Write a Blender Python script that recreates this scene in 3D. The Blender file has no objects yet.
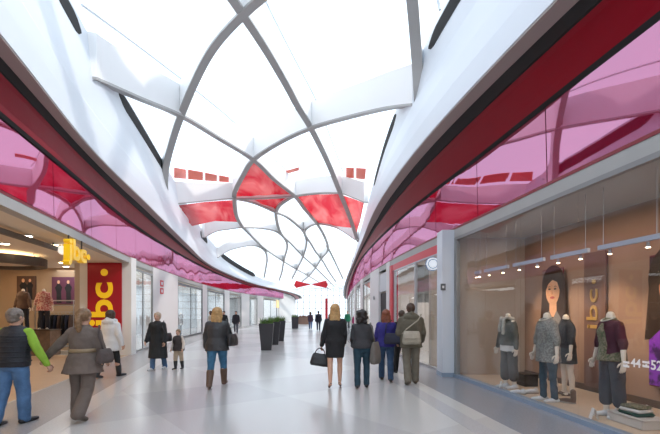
import bpy, bmesh, math, random
from mathutils import Vector, Matrix, noise
R = math.radians
random.seed(7)
C = bpy.context.scene.collection
F, CX, HY, EYE = 420.0, 330.0, 312.0, 1.6      # lens in pixels, optical axis, eye height

def fl(px, py):
    Y = EYE * F / (py - HY)
    return Vector(((px - CX) * Y / F, Y, 0))

def at(px, py, Y):
    return Vector(((px - CX) * Y / F, Y, EYE + (HY - py) * Y / F))

# ------------------------------------------------------------------ materials
MATS = {}
def mat(name, col, rough=0.5, metal=0.0, var=0.0, scale=8.0, bump=0.0, bscale=40.0, spec=0.5, emit=None, estr=0.0, coat=0.0):
    if name in MATS: return MATS[name]
    m = bpy.data.materials.new(name); m.use_nodes = True
    nt = m.node_tree; b = nt.nodes['Principled BSDF']
    b.inputs['Base Color'].default_value = (*col, 1)
    b.inputs['Roughness'].default_value = rough
    b.inputs['Metallic'].default_value = metal
    b.inputs['Specular IOR Level'].default_value = spec
    b.inputs['Coat Weight'].default_value = coat
    tc = nt.nodes.new('ShaderNodeTexCoord')
    if var > 0:
        n = nt.nodes.new('ShaderNodeTexNoise'); n.inputs['Scale'].default_value = scale; n.inputs['Detail'].default_value = 4
        r = nt.nodes.new('ShaderNodeValToRGB')
        r.color_ramp.elements[0].position = .3; r.color_ramp.elements[1].position = .7
        r.color_ramp.elements[0].color = (*[max(0, c * (1 - var)) for c in col], 1)
        r.color_ramp.elements[1].color = (*[min(1, c * (1 + var)) for c in col], 1)
        nt.links.new(tc.outputs['Object'], n.inputs['Vector']); nt.links.new(n.outputs['Fac'], r.inputs['Fac'])
        nt.links.new(r.outputs['Color'], b.inputs['Base Color'])
    if bump > 0:
        n2 = nt.nodes.new('ShaderNodeTexNoise'); n2.inputs['Scale'].default_value = bscale; n2.inputs['Detail'].default_value = 3
        bp = nt.nodes.new('ShaderNodeBump'); bp.inputs['Strength'].default_value = bump; bp.inputs['Distance'].default_value = .02
        nt.links.new(tc.outputs['Object'], n2.inputs['Vector']); nt.links.new(n2.outputs['Fac'], bp.inputs['Height'])
        nt.links.new(bp.outputs['Normal'], b.inputs['Normal'])
    if emit:
        b.inputs['Emission Color'].default_value = (*emit, 1); b.inputs['Emission Strength'].default_value = estr
    MATS[name] = m
    return m

def two_tone(name, c1, c2, scale=14, rough=.8, lo=.45, hi=.55):
    if name in MATS: return MATS[name]
    m = mat(name, c1, rough, var=.3, scale=scale)
    r = [n for n in m.node_tree.nodes if n.type == 'VALTORGB'][0].color_ramp
    r.elements[0].color = (*c1, 1); r.elements[1].color = (*c2, 1); r.elements[0].position = lo; r.elements[1].position = hi
    return m

def glass_mat(name, tint=(.93, .95, .95), boost=1.0):
    m = bpy.data.materials.new(name); m.use_nodes = True; nt = m.node_tree; nt.nodes.clear()
    o = nt.nodes.new('ShaderNodeOutputMaterial'); mx = nt.nodes.new('ShaderNodeMixShader')
    t = nt.nodes.new('ShaderNodeBsdfTransparent'); t.inputs['Color'].default_value = (*tint, 1)
    g = nt.nodes.new('ShaderNodeBsdfGlossy'); g.inputs['Roughness'].default_value = .01
    f = nt.nodes.new('ShaderNodeLayerWeight'); f.inputs['Blend'].default_value = .5      # Schlick reflectance from the facing angle
    pw = nt.nodes.new('ShaderNodeMath'); pw.operation = 'POWER'; pw.inputs[1].default_value = 4.0
    mu = nt.nodes.new('ShaderNodeMath'); mu.operation = 'MULTIPLY_ADD'; mu.inputs[1].default_value = .85 * boost; mu.inputs[2].default_value = .035 * boost
    nt.links.new(f.outputs['Facing'], pw.inputs[0]); nt.links.new(pw.outputs[0], mu.inputs[0]); nt.links.new(mu.outputs[0], mx.inputs[0])
    nt.links.new(t.outputs[0], mx.inputs[1]); nt.links.new(g.outputs[0], mx.inputs[2]); nt.links.new(mx.outputs[0], o.inputs[0])
    MATS[name] = m
    return m

def red_membrane():
    m = bpy.data.materials.new('red membrane'); m.use_nodes = True; nt = m.node_tree; nt.nodes.clear()
    o = nt.nodes.new('ShaderNodeOutputMaterial')
    d = nt.nodes.new('ShaderNodeBsdfPrincipled'); d.inputs['Base Color'].default_value = (.72, .012, .03, 1); d.inputs['Roughness'].default_value = .22
    t = nt.nodes.new('ShaderNodeBsdfTranslucent'); t.inputs['Color'].default_value = (.95, .10, .10, 1)
    mx = nt.nodes.new('ShaderNodeMixShader'); mx.inputs[0].default_value = .5
    tc = nt.nodes.new('ShaderNodeTexCoord'); mp = nt.nodes.new('ShaderNodeMapping'); mp.inputs['Scale'].default_value = (.5, .16, .5); mp.inputs['Rotation'].default_value = (0, 0, .5)
    n = nt.nodes.new('ShaderNodeTexNoise'); n.inputs['Scale'].default_value = 1.6; n.inputs['Detail'].default_value = 2; n.inputs['Distortion'].default_value = 1.2
    cr = nt.nodes.new('ShaderNodeValToRGB'); cr.color_ramp.elements[0].position = .38; cr.color_ramp.elements[0].color = (.70, .008, .03, 1); cr.color_ramp.elements[1].position = .68; cr.color_ramp.elements[1].color = (.98, .26, .24, 1)
    nt.links.new(tc.outputs['Object'], mp.inputs['Vector']); nt.links.new(mp.outputs[0], n.inputs['Vector']); nt.links.new(n.outputs['Fac'], cr.inputs[0]); nt.links.new(cr.outputs[0], t.inputs['Color'])
    bp = nt.nodes.new('ShaderNodeBump'); bp.inputs['Strength'].default_value = .5; bp.inputs['Distance'].default_value = .3
    nt.links.new(n.outputs['Fac'], bp.inputs['Height']); nt.links.new(bp.outputs['Normal'], d.inputs['Normal'])
    nt.links.new(d.outputs[0], mx.inputs[1]); nt.links.new(t.outputs[0], mx.inputs[2]); nt.links.new(mx.outputs[0], o.inputs[0])
    MATS['red membrane'] = m
    return m

def mirror_mat():
    m = bpy.data.materials.new('pink tinted mirror'); m.use_nodes = True; nt = m.node_tree; nt.nodes.clear()
    o = nt.nodes.new('ShaderNodeOutputMaterial')
    g = nt.nodes.new('ShaderNodeBsdfGlossy'); g.inputs['Color'].default_value = (.47,.24,.36, 1); g.inputs['Roughness'].default_value = .02
    d = nt.nodes.new('ShaderNodeBsdfDiffuse'); d.inputs['Color'].default_value = (.62, .012, .07, 1)
    mx = nt.nodes.new('ShaderNodeMixShader'); mx.inputs[0].default_value = .72
    tc = nt.nodes.new('ShaderNodeTexCoord')
    n = nt.nodes.new('ShaderNodeTexNoise'); n.inputs['Scale'].default_value = .55; n.inputs['Detail'].default_value = 0
    bp = nt.nodes.new('ShaderNodeBump'); bp.inputs['Strength'].default_value = .1; bp.inputs['Distance'].default_value = .12
    nt.links.new(tc.outputs['Object'], n.inputs['Vector']); nt.links.new(n.outputs['Fac'], bp.inputs['Height'])
    nt.links.new(bp.outputs['Normal'], g.inputs['Normal'])
    nt.links.new(d.outputs[0], mx.inputs[1]); nt.links.new(g.outputs[0], mx.inputs[2]); nt.links.new(mx.outputs[0], o.inputs[0])
    MATS['mirror'] = m
    return m

WHITE = mat('white painted steel', (.74, .79, .85), .35)
RIBWHITE = mat('white rib web', (.90, .90, .90), .5)
PLASTER = mat('white plaster', (.80, .79, .77), .6, var=.02, scale=2)
TAUPE = mat('taupe flange paint', (.40, .36, .34), .5)
RIBSHADE = mat('shaded rib grey', (.42, .41, .40), .45)  # shade on the white ribs' downward faces, put into the colour
DARK = mat('charcoal soffit', (.020, .018, .019), .7)
BLACK = mat('black gap', (.006, .006, .007), .8)
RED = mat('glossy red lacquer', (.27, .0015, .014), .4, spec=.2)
REDP = mat('red paint', (.60, .015, .03), .4)
GREYBEAM = mat('light grey beam', (.40, .40, .39), .5, var=.03, scale=3)
STEEL = mat('brushed steel', (.45, .46, .48), .35, metal=.9)
DKFRAME = mat('dark frame', (.07, .07, .075), .4)
GLASS = glass_mat('shop glass', (.95, .96, .96), .55)
ROOFGLASS = glass_mat('roof glass', (.97, .985, 1.0), .5)
MIRROR = mirror_mat()
MEMB = red_membrane()
YELLOW = mat('yellow sign', (.90, .55, .01), .4, emit=(1, .6, .02), estr=.25)
LAMP = mat('warm lamp lens', (1, .9, .75), .4, emit=(1, .80, .55), estr=14)
LAMPC = mat('cool lamp lens', (1, 1, 1), .4, emit=(.9, .95, 1), estr=8)
CREAM = mat('cream plaster', (.70, .58, .42), .7, var=.04, scale=3)
SKIN = mat('skin', (.62, .36, .25), .5, var=.05, scale=20)
MANN = mat('mannequin', (.80, .72, .62), .4)

# ------------------------------------------------------------------ object helpers
def link(name, me, parent=None, loc=None):
    o = bpy.data.objects.new(name, me); C.objects.link(o)
    if parent is not None: o.parent = parent
    if loc is not None: o.location = loc
    return o

def tag(o, label=None, cat=None, group=None, kind=None):
    if label: o['label'] = label
    if cat: o['category'] = cat
    if group: o['group'] = group
    if kind: o['kind'] = kind
    return o

def empty(name, loc=(0, 0, 0), rz=0.0):
    o = bpy.data.objects.new(name, None); C.objects.link(o)
    o.location = loc; o.rotation_euler = (0, 0, rz); o.empty_display_size = .2
    return o

def obj(name, bm, mats, parent=None, smooth=False, loc=None):
    bmesh.ops.recalc_face_normals(bm, faces=bm.faces)
    me = bpy.data.meshes.new(name); bm.to_mesh(me); bm.free()
    for m in (mats if isinstance(mats, (list, tuple)) else [mats]): me.materials.append(m)
    if smooth:
        me.polygons.foreach_set('use_smooth', [True] * len(me.polygons))
    return link(name, me, parent, loc)

def struct(name, bm, mats, parent=None, smooth=False):
    o = obj(name, bm, mats, parent, smooth)
    if parent is None: o['kind'] = 'structure'
    return o

def box(bm, c, s, rz=0.0, mi=0, M=None):
    c = Vector(c); hx, hy, hz = s[0] / 2, s[1] / 2, s[2] / 2
    rot = M if M is not None else Matrix.Rotation(rz, 3, 'Z')
    v = [bm.verts.new(c + rot @ Vector((x * hx, y * hy, z * hz))) for z in (-1, 1) for y in (-1, 1) for x in (-1, 1)]
    for q in ((0, 1, 3, 2), (4, 6, 7, 5), (0, 4, 5, 1), (2, 3, 7, 6), (0, 2, 6, 4), (1, 5, 7, 3)):
        f = bm.faces.new([v[i] for i in q]); f.material_index = mi
    return v

def quad(bm, pts, mi=0):
    f = bm.faces.new([bm.verts.new(Vector(p)) for p in pts]); f.material_index = mi
    return f

def prism(bm, poly, depth, mi=0):
    """poly: planar 3-D points; thickened by the vector depth."""
    d = Vector(depth)
    a = [bm.verts.new(Vector(p)) for p in poly]; b = [bm.verts.new(Vector(p) + d) for p in poly]
    fs = [bm.faces.new(a), bm.faces.new(b[::-1])]
    n = len(a)
    for i in range(n): fs.append(bm.faces.new((a[i], b[i], b[(i + 1) % n], a[(i + 1) % n])))
    for f in fs: f.material_index = mi

def frame_for(d):
    d = d.normalized()
    up = Vector((0, 0, 1)) if abs(d.z) < .95 else Vector((0, 1, 0))
    x = d.cross(up).normalized(); y = x.cross(d).normalized()
    return x, y

def tube(bm, pts, rad, n=8, mi=0, caps=True):
    pts = [Vector(p) for p in pts]
    rads = rad if isinstance(rad, (list, tuple)) else [rad] * len(pts)
    rings = []; x = None
    for i, p in enumerate(pts):
        d = (pts[min(i + 1, len(pts) - 1)] - pts[max(i - 1, 0)])
        if d.length < 1e-7: d = Vector((0, 0, 1))
        d.normalize()
        if x is not None:                                  # carry the frame along so that rings never twist
            x = x - d * x.dot(d)
            x = x.normalized() if x.length > 1e-4 else None
        if x is None: x, y = frame_for(d)
        else: y = d.cross(x)
        rings.append([bm.verts.new(p + (x * math.cos(t) + y * math.sin(t)) * rads[i]) for t in [2 * math.pi * k / n for k in range(n)]])
    for a, b in zip(rings, rings[1:]):
        for k in range(n):
            f = bm.faces.new((a[k], a[(k + 1) % n], b[(k + 1) % n], b[k])); f.material_index = mi
    if caps:
        bm.faces.new(rings[0][::-1]).material_index = mi; bm.faces.new(rings[-1]).material_index = mi

def cyl(bm, c, r, h, n=20, mi=0, r2=None):
    tube(bm, [Vector(c), Vector(c) + Vector((0, 0, h))], [r, r if r2 is None else r2], n, mi)

def loft(bm, rings, n=24, mi=0, pw=1.0):
    """rings: (cx, cy, z, rx, ry) or with a tilt; closed ellipses stacked up."""
    R_ = []
    for (cx, cy, z, rx, ry) in rings:
        row = []
        for k in range(n):
            t = 2 * math.pi * k / n
            c, s = math.cos(t), math.sin(t)
            row.append(bm.verts.new((cx + rx * math.copysign(abs(c) ** pw, c), cy + ry * math.copysign(abs(s) ** pw, s), z)))
        R_.append(row)
    for a, b in zip(R_, R_[1:]):
        for k in range(n):
            bm.faces.new((a[k], a[(k + 1) % n], b[(k + 1) % n], b[k])).material_index = mi
    bm.faces.new(R_[0][::-1]).material_index = mi; bm.faces.new(R_[-1]).material_index = mi

def ball(bm, c, r, seg=14, rings=10, M=None):
    """ellipsoid of radii r=(rx,ry,rz)"""
    mtx = Matrix.Translation(Vector(c)) @ (M.to_4x4() if M is not None else Matrix()) @ Matrix.Diagonal((*r, 1))
    bmesh.ops.create_uvsphere(bm, u_segments=seg, v_segments=rings, radius=1, matrix=mtx)

def capsule(bm, pts, rads, n=14):
    """tapered limb with rounded ends"""
    pts = [Vector(p) for p in pts]
    P, Q = [], []
    d0 = (pts[0] - pts[1]).normalized(); d1 = (pts[-1] - pts[-2]).normalized()
    for a in (80, 55, 28): P.append(pts[0] + d0 * rads[0] * math.sin(R(a))); Q.append(rads[0] * math.cos(R(a)))
    for i in range(len(pts) - 1):
        for k in range(3):
            t = k / 3; P.append(pts[i].lerp(pts[i + 1], t)); Q.append(rads[i] + (rads[i + 1] - rads[i]) * t)
    P.append(pts[-1]); Q.append(rads[-1])
    for a in (28, 55, 80): P.append(pts[-1] + d1 * rads[-1] * math.sin(R(a))); Q.append(rads[-1] * math.cos(R(a)))
    tube(bm, P, Q, n)

TEX = bpy.data.textures.new('cloth folds', 'CLOUDS'); TEX.noise_scale = .11; TEX.noise_depth = 2
TEXH = bpy.data.textures.new('hair locks', 'CLOUDS'); TEXH.noise_scale = .03; TEXH.noise_depth = 2

def skinned(name, bm, mats, parent, voxel, smooth=6, folds=0.0, tex=None, extra=None):
    """overlapping volumes fused into one continuous surface"""
    bmesh.ops.recalc_face_normals(bm, faces=bm.faces)
    me = bpy.data.meshes.new('tmp'); bm.to_mesh(me); bm.free()
    t = bpy.data.objects.new('tmp', me); C.objects.link(t)
    r = t.modifiers.new('r', 'REMESH'); r.mode = 'VOXEL'; r.voxel_size = voxel
    s = t.modifiers.new('s', 'SMOOTH'); s.iterations = smooth; s.factor = .5
    if folds:
        d = t.modifiers.new('d', 'DISPLACE'); d.texture = tex or TEX; d.strength = folds; d.mid_level = .5
    dg = bpy.context.evaluated_depsgraph_get()
    out = bpy.data.meshes.new_from_object(t.evaluated_get(dg))
    bpy.data.objects.remove(t); bpy.data.meshes.remove(me)
    out.name = name; out.materials.clear()
    for m in (mats if isinstance(mats, (list, tuple)) else [mats]): out.materials.append(m)
    if extra is not None:
        b2 = bmesh.new(); b2.from_mesh(out); e = bpy.data.meshes.new('e')
        bmesh.ops.recalc_face_normals(extra, faces=extra.faces); extra.to_mesh(e); extra.free()
        b2.from_mesh(e); b2.to_mesh(out); b2.free(); bpy.data.meshes.remove(e)
    out.polygons.foreach_set('use_smooth', [True] * len(out.polygons))
    return link(name, out, parent)

def text_mesh(s, size, extrude, bold=0.0):
    cu = bpy.data.curves.new('t', 'FONT'); cu.body = s; cu.size = size; cu.extrude = extrude; cu.offset = bold
    cu.align_x = 'CENTER'; cu.align_y = 'CENTER'; cu.resolution_u = 4
    t = bpy.data.objects.new('t', cu); C.objects.link(t)
    dg = bpy.context.evaluated_depsgraph_get()
    me = bpy.data.meshes.new_from_object(t.evaluated_get(dg))
    bpy.data.objects.remove(t)
    return me

def put_text(name, s, size, extrude, m, origin, xa, ya, parent=None, bold=0.0, fit=None):
    me = text_mesh(s, size, extrude, bold); me.materials.clear(); me.materials.append(m)
    xa, ya = Vector(xa).normalized(), Vector(ya).normalized(); za = xa.cross(ya)
    if fit:                                                # centred on its outline and set to a width and a height
        xs = [v.co.x for v in me.vertices]; ys = [v.co.y for v in me.vertices]
        me.transform(Matrix.Diagonal((fit[0] / (max(xs) - min(xs)), fit[1] / (max(ys) - min(ys)), 1, 1)) @ Matrix.Translation((-(max(xs) + min(xs)) / 2, -(max(ys) + min(ys)) / 2, 0)))
    M = Matrix((xa, ya, za)).transposed().to_4x4(); M.translation = Vector(origin)
    me.transform(M)
    return link(name, me, parent)

def copy_tree(o, parent=None):
    c = o.copy(); C.objects.link(c); c.parent = parent
    for ch in list(o.children): copy_tree(ch, c)
    return c

# ------------------------------------------------------------------ plan curves of the street
def curve(tab):
    xs = [a for a, _ in tab]; ys = [b for _, b in tab]; n = len(xs)
    sl = []
    for i in range(n):
        if i == 0: sl.append((ys[1] - ys[0]) / (xs[1] - xs[0]))
        elif i == n - 1: sl.append((ys[-1] - ys[-2]) / (xs[-1] - xs[-2]))
        else:
            a = (ys[i] - ys[i - 1]) / (xs[i] - xs[i - 1]); b = (ys[i + 1] - ys[i]) / (xs[i + 1] - xs[i])
            h0, h1 = xs[i] - xs[i - 1], xs[i + 1] - xs[i]
            sl.append((a * h1 + b * h0) / (h0 + h1))
    def f(x):
        if x <= xs[0]: return ys[0] + sl[0] * (x - xs[0])
        if x >= xs[-1]: return ys[-1] + sl[-1] * (x - xs[-1])
        i = max(k for k in range(n - 1) if xs[k] <= x)
        h = xs[i + 1] - xs[i]; t = (x - xs[i]) / h
        return (ys[i] * (1 + 2 * t) * (1 - t) ** 2 + sl[i] * h * t * (1 - t) ** 2 + ys[i + 1] * t * t * (3 - 2 * t) + sl[i + 1] * h * t * t * (t - 1))
    return f

lipL = curve([(-15.17, -3.68), (-5.42, -3.14), (2.17, -3.79), (5.96, -4.69), (10.07, -5.74), (14.9, -6.55), (23.83, -8.02), (29.25, -8.77), (39.0, -9.21), (52.0, -8.45), (65.0, -6.39), (71.5, -5.85), (108.33, -7.04)])
lipR = curve([(-15.17, 4.77), (-5.42, 4.22), (2.17, 3.47), (5.25, 2.87), (9.97, 2.13), (13.97, 1.79), (22.75, 1.71), (48.75, 1.73), (65.0, 2.06), (108.33, 3.79)])
facL = curve([(-14, -4.6), (-5, -4.2), (2, -4.6), (7.2, -5.64), (9.5, -6.15), (15.5, -7.45), (24, -8.7), (35, -9.6), (48, -9.4), (60, -7.6), (66, -7.0), (100, -8)])
facR = curve([(-14, 5.4), (-5, 4.9), (2, 4.09), (6, 3.61), (10.24, 3.11), (11.2, 2.98), (16, 2.5), (22, 2.15), (45, 2.2), (60, 2.6), (100, 4.2)])
zl = curve([(-15.17, 5.5), (15.17, 5.5), (23.83, 5.37), (29.25, 5.18), (39.0, 5.04), (52.0, 4.85), (65.0, 4.74), (108.33, 4.74)])
zt = curve([(-14, 7.4), (14, 7.4), (21, 7.1), (30, 6.3), (36, 5.9), (50, 5.4), (62, 5.1), (100, 5.1)])
vh = curve([(-14, 3.0), (22, 3.0), (36, 2.9), (50, 2.1), (62, .9), (70, .9), (100, .9)])
OFFL, OFFR = .20, .42
def vt(X, Y):
    a, b = lipL(Y) - OFFL, lipR(Y) + OFFR
    return (X - (a + b) / 2) / ((b - a) / 2)
def zvault(X, Y):
    t = max(-1, min(1, vt(X, Y)))
    return zt(Y) + vh(Y) * math.sqrt(max(0, 1 - t * t))
def hit_y(px, py, up=0.0):
    m = (px - CX) / F; s = (HY - py) / F
    Y = 1.5
    while Y < 75:
        if EYE + s * Y >= zvault(m * Y, Y) + up: break
        Y += .1
    return Y

def dens(P, k=5):
    out = []
    for i in range(len(P) - 1):
        p0 = P[max(i - 1, 0)]; p1 = P[i]; p2 = P[i + 1]; p3 = P[min(i + 2, len(P) - 1)]
        for j in range(k):
            t = j / k
            out.append(tuple(.5 * (2 * p1[c] + (p2[c] - p0[c]) * t + (2 * p0[c] - 5 * p1[c] + 4 * p2[c] - p3[c]) * t * t + (3 * p1[c] - p0[c] - 3 * p2[c] + p3[c]) * t ** 3) for c in (0, 1)))
    out.append(P[-1]); return out

def on_vault(P, up=0.0, k=5, sm=6):
    D = dens(P, k); Ys = [hit_y(x, y, up) for x, y in D]
    for _ in range(sm): Ys = [Ys[0]] + [(Ys[i - 1] + 2 * Ys[i] + Ys[i + 1]) / 4 for i in range(1, len(Ys) - 1)] + [Ys[-1]]
    return [at(x, y, Y) for (x, y), Y in zip(D, Ys)]

# ------------------------------------------------------------------ FLOOR
def floor_mat():
    m = bpy.data.materials.new('polished stone floor'); m.use_nodes = True; nt = m.node_tree; L = nt.links
    b = nt.nodes['Principled BSDF']; b.inputs['Roughness'].default_value = .21; b.inputs['Specular IOR Level'].default_value = .7
    geo = nt.nodes.new('ShaderNodeNewGeometry')
    def wave(rot, period, thr):
        mp = nt.nodes.new('ShaderNodeMapping'); mp.inputs['Rotation'].default_value = (0, 0, rot); L.new(geo.outputs['Position'], mp.inputs['Vector'])
        sp = nt.nodes.new('ShaderNodeSeparateXYZ'); L.new(mp.outputs[0], sp.inputs[0])
        d = nt.nodes.new('ShaderNodeMath'); d.operation = 'PINGPONG'; d.inputs[1].default_value = period; L.new(sp.outputs['X'], d.inputs[0])
        g = nt.nodes.new('ShaderNodeMath'); g.operation = 'GREATER_THAN'; g.inputs[1].default_value = thr * period; L.new(d.outputs[0], g.inputs[0])
        return g
    w1 = wave(R(52), 2.6, .62); w2 = wave(R(-38), 3.1, .62)
    ad = nt.nodes.new('ShaderNodeMath'); ad.operation = 'ADD'; L.new(w1.outputs[0], ad.inputs[0]); L.new(w2.outputs[0], ad.inputs[1])
    cr = nt.nodes.new('ShaderNodeValToRGB'); cr.color_ramp.interpolation = 'CONSTANT'
    e = cr.color_ramp.elements; e[0].color = (.60, .59, .575, 1); e[1].position = .3; e[1].color = (.545, .535, .525, 1)
    e2 = e.new(.8); e2.color = (.49, .485, .48, 1)
    hf = nt.nodes.new('ShaderNodeMath'); hf.operation = 'MULTIPLY'; hf.inputs[1].default_value = .5; L.new(ad.outputs[0], hf.inputs[0]); L.new(hf.outputs[0], cr.inputs[0])
    n = nt.nodes.new('ShaderNodeTexNoise'); n.inputs['Scale'].default_value = 60; n.inputs['Detail'].default_value = 5; L.new(geo.outputs['Position'], n.inputs['Vector'])
    mx = nt.nodes.new('ShaderNodeMixRGB'); mx.blend_type = 'MULTIPLY'; mx.inputs[0].default_value = .3
    r2 = nt.nodes.new('ShaderNodeValToRGB'); r2.color_ramp.elements[0].color = (.6, .6, .6, 1); r2.color_ramp.elements[0].position = .35; r2.color_ramp.elements[1].position = .65
    L.new(n.outputs['Fac'], r2.inputs[0]); L.new(cr.outputs[0], mx.inputs[1]); L.new(r2.outputs[0], mx.inputs[2]); L.new(mx.outputs[0], b.inputs['Base Color'])
    return m
FLOOR = floor_mat()
bm = bmesh.new(); box(bm, (-4, 43, -.1), (44, 116, .2)); struct('floor', bm, FLOOR)
BORDER = mat('grey granite', (.27, .28, .31), .22, var=.10, scale=40)
BAND = mat('pale granite', (.55, .54, .53), .22, var=.06, scale=40)
def strip(name, fx, o0, o1, y0, y1, z0, z1, m, st=1.0, parent=None, kind=True):
    """a band that follows a plan curve between two offsets"""
    bm = bmesh.new(); n = max(1, int((y1 - y0) / st)); prev = None
    for i in range(n + 1):
        Y = y0 + (y1 - y0) * i / n; x = fx(Y)
        z0v = z0(Y) if callable(z0) else z0; z1v = z1(Y) if callable(z1) else z1
        row = [bm.verts.new(p) for p in ((x + o0, Y, z0v), (x + o1, Y, z0v), (x + o1, Y, z1v), (x + o0, Y, z1v))]
        if prev:
            for k in range(4): bm.faces.new((prev[k], prev[(k + 1) % 4], row[(k + 1) % 4], row[k]))
        else: bm.faces.new(row)
        prev = row
    bm.faces.new(prev[::-1])
    return struct(name, bm, m, parent)
strip('floor_border_right', facR, -1.15, -.02, -12, 60, -.05, .003, BORDER)
strip('floor_band_right', facR, -1.75, -1.45, -12, 60, -.05, .003, mat('mid granite', (.46, .46, .47), .22, var=.08, scale=40))
strip('floor_border_left', facL, .05, 1.3, -12, 60, -.05, .003, mat('mauve granite', (.36, .34, .335), .25, var=.10, scale=40))
strip('floor_band_left', facL, 1.3, 1.7, -12, 60, -.05, .003, BAND)

# ------------------------------------------------------------------ FASCIAS, SOFFITS, MIRROR PANELS
def ribbon(name, rows, m, thick=0.0, smooth=False, parent=None):
    bm = bmesh.new(); V = [[bm.verts.new(p) for p in r] for r in rows]
    for a, b in zip(V, V[1:]):
        for k in range(len(a) - 1): bm.faces.new((a[k], a[k + 1], b[k + 1], b[k]))
    o = struct(name, bm, m, parent, smooth)
    if thick:
        s = o.modifiers.new('thick', 'SOLIDIFY'); s.thickness = thick; s.offset = 0
    return o
YS = [-12 + i * .75 for i in range(int(112 / .75) + 1)]
TILT = -.03
def fascia(side, lip, fac, s):
    OFF = OFFL if s < 0 else OFFR
    def zp(Y): return min(4.9, zl(Y) - .25)
    rows = []
    for Y in YS:
        x, a, b = lip(Y), zl(Y), zt(Y); o = OFF / .62
        up = 1.25 if Y < 30 else max(.55, 1.25 - (Y - 30) * .04)
        rows.append([(x, Y, a), (x + s * .05 * o, Y, a + .25 * (b - a)), (x + s * .17 * o, Y, a + .5 * (b - a)), (x + s * .30 * o, Y, a + .54 * (b - a)), (x + s * OFF, Y, b), (x + s * (OFF + .13), Y, b + up)])
    f = ribbon('trim_white_fascia_' + side, rows, WHITE, .03)
    tp = []
    rd, rr, rg = [], [], []
    for Y in YS:
        x, a = lip(Y), zl(Y); w = max(.3, abs(fac(Y) - x)); t = min(.27, .38 * w); d = t + .33 * (w - t); ad = a - .20 * (a - zp(Y)); z = zp(Y)
        tp.append([(x, Y, a - .015), (x + s * t, Y, a - .015)])
        rd.append([(x + s * t, Y, a - .01), (x + s * t, Y, a + .04), (x + s * d, Y, ad + .04), (x + s * d, Y, ad)])
        rr.append([(x + s * d, Y, ad), (x + s * (d + .18 * (w - d)), Y, ad - .10 * (ad - z)), (x + s * (d + .65 * (w - d)), Y, z + .08 + .24 * (ad - z - .08)), (x + s * (w - .07), Y, z + .08)])
        rg.append([(x + s * (w - .07), Y, z + .08), (x + s * (w - .04), Y, z + .01), (x + s * (w + .14), Y, z - .02)])
    ribbon('trim_taupe_lip_' + side, tp, TAUPE, .03)
    ribbon('ceiling_dark_soffit_' + side, rd, DARK)
    ribbon('ceiling_red_cove_' + side, rr, RED)
    ribbon('trim_black_gap_' + side, rg, BLACK)
    # mirror panels
    Y = -10.0
    while Y < 62:
        L = 2.4 if Y < 40 else 4.0
        bm = bmesh.new(); y0, y1 = Y + .012, Y + L - .012
        rows_ = []
        for i in range(7):
            y = y0 + (y1 - y0) * i / 6; x = fac(y)
            rows_.append([bm.verts.new((x + s * o, y, z)) for o, z in ((0, 3.68), (s * TILT, zp(y)), (s * (TILT + .04), zp(y)), (s * .04, 3.68))])
        for a_, b_ in zip(rows_, rows_[1:]):
            for k in range(4): bm.faces.new((a_[k], a_[(k + 1) % 4], b_[(k + 1) % 4], b_[k]))
        bm.faces.new(rows_[0]); bm.faces.new(rows_[-1][::-1])
        struct('wall_mirror_panel_' + side, bm, MIRROR)
        Y += L
    strip('trim_panel_edge_' + side, fac, -.03 * s, .05 * s, -12, 62, 3.63, 3.68, mat('maroon edge', (.22, .01, .02), .4), .75)
    strip('trim_header_' + side, fac, -.02 * s, .22 * s, -12, 62, 3.43, 3.63, GREYBEAM, .75)
    # wall behind the panels, up to the roof edge
    strip('wall_upper_' + side, fac, .16 * s, .4 * s, -12, 62, 3.63, lambda Y: zl(Y) + .4, PLASTER, 1.5)
    return f
fL = fascia('left', lipL, facL, -1)
fR = fascia('right', lipR, facR, 1)
def slot(par, lip, s, y0, y1, z0, z1):
    """rounded dark opening in the white fascia"""
    OFF = OFFL if s < 0 else OFFR
    bm = bmesh.new(); n = 24; prev = None
    for i in range(n + 1):
        t = i / n; Y = y0 + (y1 - y0) * t
        h = .24 * min(1, math.sqrt(max(0.02, min(t, 1 - t) * 14)))
        z = z0 + (z1 - z0) * t
        a = zt(Y)
        def xo(zz): return lip(Y) + s * (OFF + .13 * max(0, (zz - a)) / 1.25 - .028)
        row = [bm.verts.new((xo(z - h), Y, z - h)), bm.verts.new((xo(z + h), Y, z + h)), bm.verts.new((xo(z + h) + s * .08, Y, z + h)), bm.verts.new((xo(z - h) + s * .08, Y, z - h))]
        if prev:
            for k in range(4): bm.faces.new((prev[k], prev[(k + 1) % 4], row[(k + 1) % 4], row[k]))
        else: bm.faces.new(row)
        prev = row
    bm.faces.new(prev[::-1])
    obj('slot', bm, BLACK, par)
for a in ((5.5, 10.2, 8.35, 8.4), (13, 20, 8.35, 8.1), (29.3, 31.6, 7.05, 6.95), (36, 50, 6.6, 5.95)): slot(fL, lipL, -1, *a)
for a in ((5.5, 10.8, 8.4, 8.4), (14.4, 21, 8.35, 8.0), (38, 50, 6.45, 6.0)): slot(fR, lipR, 1, *a)

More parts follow.
